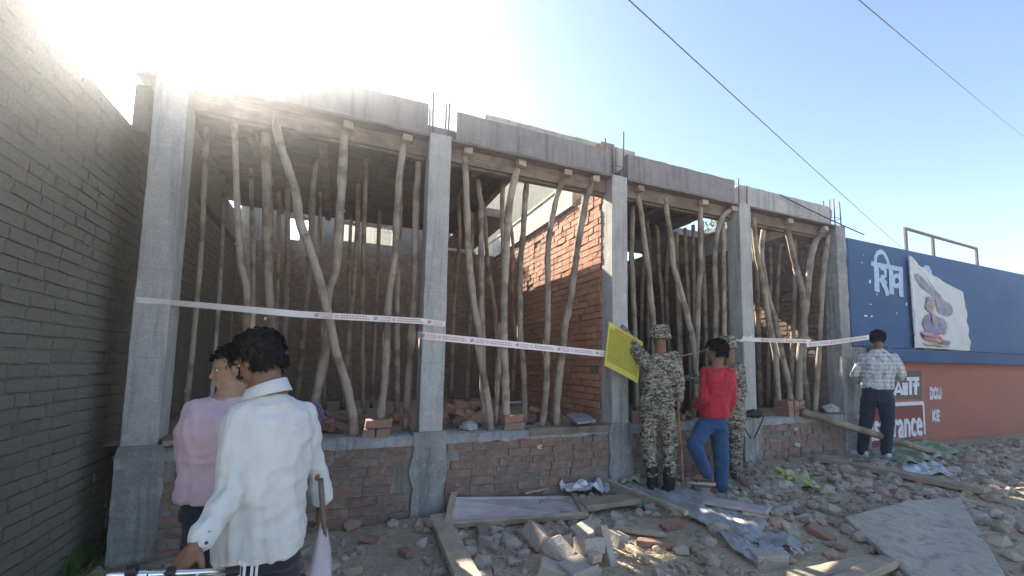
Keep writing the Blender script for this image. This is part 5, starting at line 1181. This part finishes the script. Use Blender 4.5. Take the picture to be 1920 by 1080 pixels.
for a, t in ((B1, f1 + V((-.02, .06, 0))), (B2, f2 + V((.03, .05, 0)))):
    t = V(t); t.z = min(f1.z, f2.z); an = V((a.x, a.y, t.z)); c = MB(); shoe(c, an, t, 1.02); s2 = part(P, 'shoe', remesh(c, 'shoe', .007, 2, 'plastic_white')); sole(s2, an, t, 1.04, 'sole')

# --- man in lavender sweatshirt
Y = -1.40; stand(408, 860, Y)
g0 = ground_z(J(400, 900).x, Y); P = person('person in lavender sweatshirt at the left, mostly hidden behind the white shirt man', V((J(400, 900).x, Y, g0)))
body = MB(); hc = J(440, 690); nk = J(430, 742); fw_ = (-.95, .1, -.2); q, E3 = head(body, hc, fw_, (-.1, 0, 1), .98, nk); S1, S2 = J(376, 778, -.03), J(470, 775, .05); E1, H1 = J(374, 878, -.04), J(424, 872, .16); E2, H2_ = J(480, 868, .06), J(432, 860, .24)
limb(body, [(S1, .045), (E1, .038), (H1, .027)]); hand(body, H1, (.6, .7, .2), (-.4, .3, .6), .7); limb(body, [(S2, .045), (E2, .038), (H2_, .027)]); hand(body, H2_, (-.6, .6, .2), (.4, .3, .6), .7)
torso(body, J(408, 935), J(408, 890), J(420, 800), nk, .15, .1, (1, .1, 0), (-.1, 1, 0)); part(P, 'body', remesh(body, 'body', .0065, 3, 'skin_pale')); eyes(P, q, E3)
c = MB(); torso(c, J(404, 920), J(405, 880), J(420, 802), J(428, 744), .188, .14, (1, .1, 0), (-.1, 1, 0), .95); limb(c, [(S1, .075), (E1, .06), (H1.lerp(E1, .15), .045)]); limb(c, [(S2, .075), (E2, .06), (H2_.lerp(E2, .15), .045)]); part(P, 'lavender_sweatshirt', remesh(c, 'lavender_sweatshirt', .007, 5, 'cloth_lavender', drape(77)))
c = MB(); loft(c, [(J(402, 965), W((.14, 0, 0)), W((0, .11, 0))), (J(404, 925), W((.125, 0, 0)), W((0, .095, 0)))]); fl_ = [V((J(385, 900).x, Y + .02, g0)), V((J(425, 900).x, Y - .03, g0))]
for (x, p) in ((386, fl_[0]), (420, fl_[1])): limb(c, [(J(x, 960), .095), ((J(x, 960) + p) / 2 + V((0, .03, 0)), .078), (p + up * .09, .062)])
part(P, 'navy_trousers', remesh(c, 'navy_trousers', .009, 5, 'cloth_navy', folds(.009, 7, 11, 57, .3)))
for p in fl_:
    c = MB(); t = p + V((-.05, .12, .008)); an = V((p.x, p.y, t.z)); shoe(c, an, t); s2 = part(P, 'shoe', remesh(c, 'shoe', .007, 2, 'boot_leather')); sole(s2, an, t, 1.02)
part(P, 'hair', hair_cap(hc, fw_, (-.1, 0, 1), .98, 19, -.05, grow=1.04, front=.02))
pp = MB(); c4 = [J(408, 818, .2), J(428, 830, .2), J(430, 838, .14), J(410, 826, .14)]; pp.slab(c4, .004); tag(pp.obj('paper_sheet', 'paper_white'), 'white paper held by the lavender sweatshirt person', 'paper')

# --- man in white shirt, bending forward to the handlebar
Y = -1.90; stand(500, 880, Y)
g0 = ground_z(J(480, 1000).x, Y); bx = J(480, 1000).x; P = person('person in white long sleeved shirt seen from behind, bending towards a handlebar', V((bx, Y, g0)))
body = MB(); hc = J(484, 674, .10); nk = J(500, 724, .03); fw_ = V((-.62, .62, -.42)); upv0 = V((-.25, .15, .95)); q, E3 = head(body, hc, fw_, upv0, .96, nk)
S1, S2 = J(456, 782, -.02), J(561, 776, .05); E1, H1 = J(438, 918, -.10), J(372, 1018, -.22); E2, H2_ = J(592, 868, .10), J(606, 940, .10)
limb(body, [(S1, .045), (E1, .04), (H1, .028)], 16); hand(body, H1, (-.55, -.25, -.8), (-.5, -.5, .5), .75, 1.05); limb(body, [(S2, .045), (E2, .04), (H2_, .028)], 16); hand(body, H2_, (-.05, .1, -1), (.9, -.3, 0), 1.1, 1.02)
torso(body, J(488, 1000), J(490, 930), J(505, 810, .02), nk, .14, .095, (1, .15, 0), (-.15, 1, 0)); 
part(P, 'body', remesh(body, 'body', .006, 3, 'skin')); eyes(P, q, E3); part(P, 'hair', hair_cap(hc, fw_, upv0, .96, 12, -.07, grow=1.13))
c = MB(); sd_, fd_ = W((1, .15, 0)).normalized(), W((-.15, 1, 0)).normalized()
loft(c, [(J(486, 1036), sd_ * .158, fd_ * .135), (J(487, 1000), sd_ * .160, fd_ * .135), (J(491, 930), sd_ * .155, fd_ * .128), (J(497, 870), sd_ * .158, fd_ * .13), (J(503, 815, .02), sd_ * .166, fd_ * .13), (J(507, 778, .02), sd_ * .158, fd_ * .115), (J(506, 755, .02), sd_ * .112, fd_ * .095), (J(502, 740, .02), sd_ * .066, fd_ * .066)], 26)
limb(c, [(S1, .062), (E1, .053), (H1.lerp(E1, .08), .040)], 18); limb(c, [(S2, .062), (E2, .050), (H2_.lerp(E2, .12), .040)], 18)
wsh = part(P, 'white_shirt', remesh(c, 'white_shirt', .006, 5, 'cloth_white', drape(61)))
co = MB(); cc = J(500, 731, .02); ring = []
for j, (dz, rr) in enumerate(((-.016, 1.0), (.008, .96), (.026, .92), (.024, .99), (.0, 1.12), (-.026, 1.3))):
    for k in range(20):
        t = 2 * math.pi * k / 20; ring.append(cc + sd_ * math.cos(t) * .074 * rr + fd_ * math.sin(t) * .074 * rr + up * (dz + .30 * .074 * math.cos(t) - .22 * .074 * math.sin(t)))
co.add(ring, [(j * 20 + k, j * 20 + (k + 1) % 20, j * 20 + 20 + (k + 1) % 20, j * 20 + 20 + k) for j in range(5) for k in range(20)]); co.obj('collar', 'cloth_white', wsh, True)
bu = MB(); bu.ellipsoid(J(387, 1018, -.265), [(.006, 0, 0), (0, .003, 0), (0, 0, .006)], 8, 6); bu.obj('cuff_button', 'dark_trim', wsh)
c = MB(); loft(c, [(J(484, 1060), sd_ * .15, fd_ * .125), (J(486, 1000), sd_ * .148, fd_ * .12)]); fl_ = [V((bx - .12, Y - .02, g0)), V((bx + .13, Y + .05, g0))]; hp_ = [J(456, 1050), J(516, 1050)]
for h_, p in zip(hp_, fl_): limb(c, [(h_, .088), ((h_ + p) / 2 + V((0, .05, 0)), .074), (p + up * .09, .058)])
tp = part(P, 'track_trousers', remesh(c, 'track_trousers', .008, 5, 'cloth_track', folds(.008, 7, 9, 67, .3)))
for x0, x1 in ((449, 452), (458, 461), (472, 475), (481, 484)):
    q2 = MB(); a = J((x0 + x1) / 2, 1049, -.128); b_ = a + W((-.01, .03, -.42)); s_ = sd_ * .0045; n = 10; q2.v = [a.lerp(b_, i / n) + s_ * k - fd_ * (.004 + .006 * math.sin(i * .6)) for i in range(n + 1) for k in (-1, 1)]; q2.f = [(2 * i, 2 * i + 2, 2 * i + 3, 2 * i + 1) for i in range(n)]; q2.obj('white_stripe', 'stripe_white', tp)
for p in fl_:
    c = MB(); t = p + V((-.03, .13, .008)); an = V((p.x, p.y, t.z)); shoe(c, an, t); s2 = part(P, 'shoe', remesh(c, 'shoe', .007, 2, 'boot_leather')); sole(s2, an, t, 1.02)
# rod and clear bag in his right hand
q2 = MB(); a, b_ = J(601, 898, .03), J(608, 990, .05); q2.tube([a, b_], .011, 8); q2.tube([b_, b_ + (b_ - a) * .6], .008, 8); tag(q2.obj('grey_rod', 'roof_pipe'), 'short grey rod held in the right hand of the white shirt person', 'rod')
q2 = MB(); tb = J(606, 978, .06); n = 16; rows = []
for j, (dz, rr) in enumerate(((0, .012), (-.05, .02), (-.12, .034), (-.2, .047), (-.30, .055), (-.38, .05), (-.41, .02))):
    for k in range(n):
        t = 2 * math.pi * k / n; r2 = rr * (1 + .28 * noise.noise(V((math.cos(t) * 2, math.sin(t) * 2, j * .35)))); rows.append(tb + V((math.cos(t) * r2, math.sin(t) * r2 * .7, dz)))
q2.add(rows, [(j * n + k, j * n + (k + 1) % n, j * n + n + (k + 1) % n, j * n + n + k) for j in range(6) for k in range(n)]); tag(q2.obj('plastic_bag', 'clear_plastic', None, True), 'clear pinkish plastic bag hanging from the hand of the white shirt person', 'bag')
# bicycle whose handlebar he holds
bc = thing('bicycle', V((-3.15, -2.35, g0)), 'bicycle with chrome handlebar at the lower left edge below the white shirt person', 'bicycle')
bar = [onY(200, 1077, -2.28), onY(290, 1077, -2.26), onY(360, 1074, -2.22), onY(430, 1072, -2.18)]; ctr = (bar[1] + bar[2]) / 2
q2 = MB(); q2.tube(bar, .0115, 10); hb = q2.obj('handlebar', 'chrome', bc, True)
for a, b_ in ((bar[0] + V((.045, 0, 0)), bar[0] + V((.07, 0, 0))), (bar[1] - V((.03, 0, 0)), bar[1] - V((.012, 0, 0))), (bar[1] + V((.03, 0, 0)), bar[1] + V((.05, 0, 0)))):
    q2 = MB(); q2.tube([a, b_], .016, 10); q2.obj('clamp', 'black_plastic', hb)
q2 = MB(); q2.tube([bar[3] + V((-.06, 0, 0)), bar[3] + V((.03, .0, 0))], .016, 10); q2.obj('grip', 'black_plastic', hb)
q2 = MB(); q2.tube([bar[3] + V((-.1, -.02, 0)), bar[3] + V((-.06, -.06, .012)), bar[3] + V((.0, -.07, .02))], .006, 6); q2.obj('brake_lever', 'chrome', hb)
wz = g0 + .31; wf, wr = V((ctr.x - .02, ctr.y - .42, wz)), V((ctr.x + .05, ctr.y + 1.0, wz)); wf = V((ctr.x - .12, ctr.y + .0, wz)); fdv = V((.35, .94, 0)); wf = V((ctr.x, ctr.y, wz)) - V((0, 0, .02)) + fdv * .05; wr = wf - fdv * 1.0
for c_ in (wf, wr):
    ax = fdv; n = 28; q2 = MB(); q2.tube([c_ + ax * .31 * math.cos(2 * math.pi * k / n) + up * .31 * math.sin(2 * math.pi * k / n) for k in range(n + 1)], .018, 8, cap=False); wh = q2.obj('wheel', 'rubber', bc, True); q2 = MB()
    for k in range(14): q2.tube([c_, c_ + ax * .3 * math.cos(2 * math.pi * k / 14) + up * .3 * math.sin(2 * math.pi * k / 14)], .0018, 4)
    q2.obj('spokes', 'chrome', wh)
hs = ctr + up * -.10; seat = ctr - fdv * .62 + up * -.02; bb_ = ctr - fdv * .42; bb_.z = wz
q2 = MB()
for a, b_ in ((ctr, hs), (hs, wf), (hs, seat - up * .12), (hs, bb_), (seat, bb_), (bb_, wr), (seat - up * .12, wr)): q2.tube([a, b_], .013, 8)
q2.obj('frame', 'dark_trim', bc); q2 = MB(); q2.ellipsoid(seat + up * .03, [fdv * .12, fdv.cross(up) * .07, up * .025], 14, 8); q2.obj('saddle', 'black_plastic', bc, True)

# ---------------------------------------------------------------- dusty air
hz = MB(); hz.span((-122, -122, -2.2), (122, 122, ctop + .4)); ho = hz.obj('haze', None); ho['kind'] = 'stuff'; ho['label'] = 'pale dusty air'
hm = bpy.data.materials.new('haze'); hm.use_nodes = True; hn = hm.node_tree; hn.nodes.remove(hn.nodes['Principled BSDF'])
pv = hn.nodes.new('ShaderNodeVolumePrincipled'); pv.inputs['Color'].default_value = (.93, .95, 1, 1); pv.inputs['Density'].default_value = .0085; pv.inputs['Anisotropy'].default_value = .88
hn.links.new(pv.outputs[0], hn.nodes['Material Output'].inputs['Volume']); ho.data.materials.append(hm)
sc.cycles.volume_bounces = 1
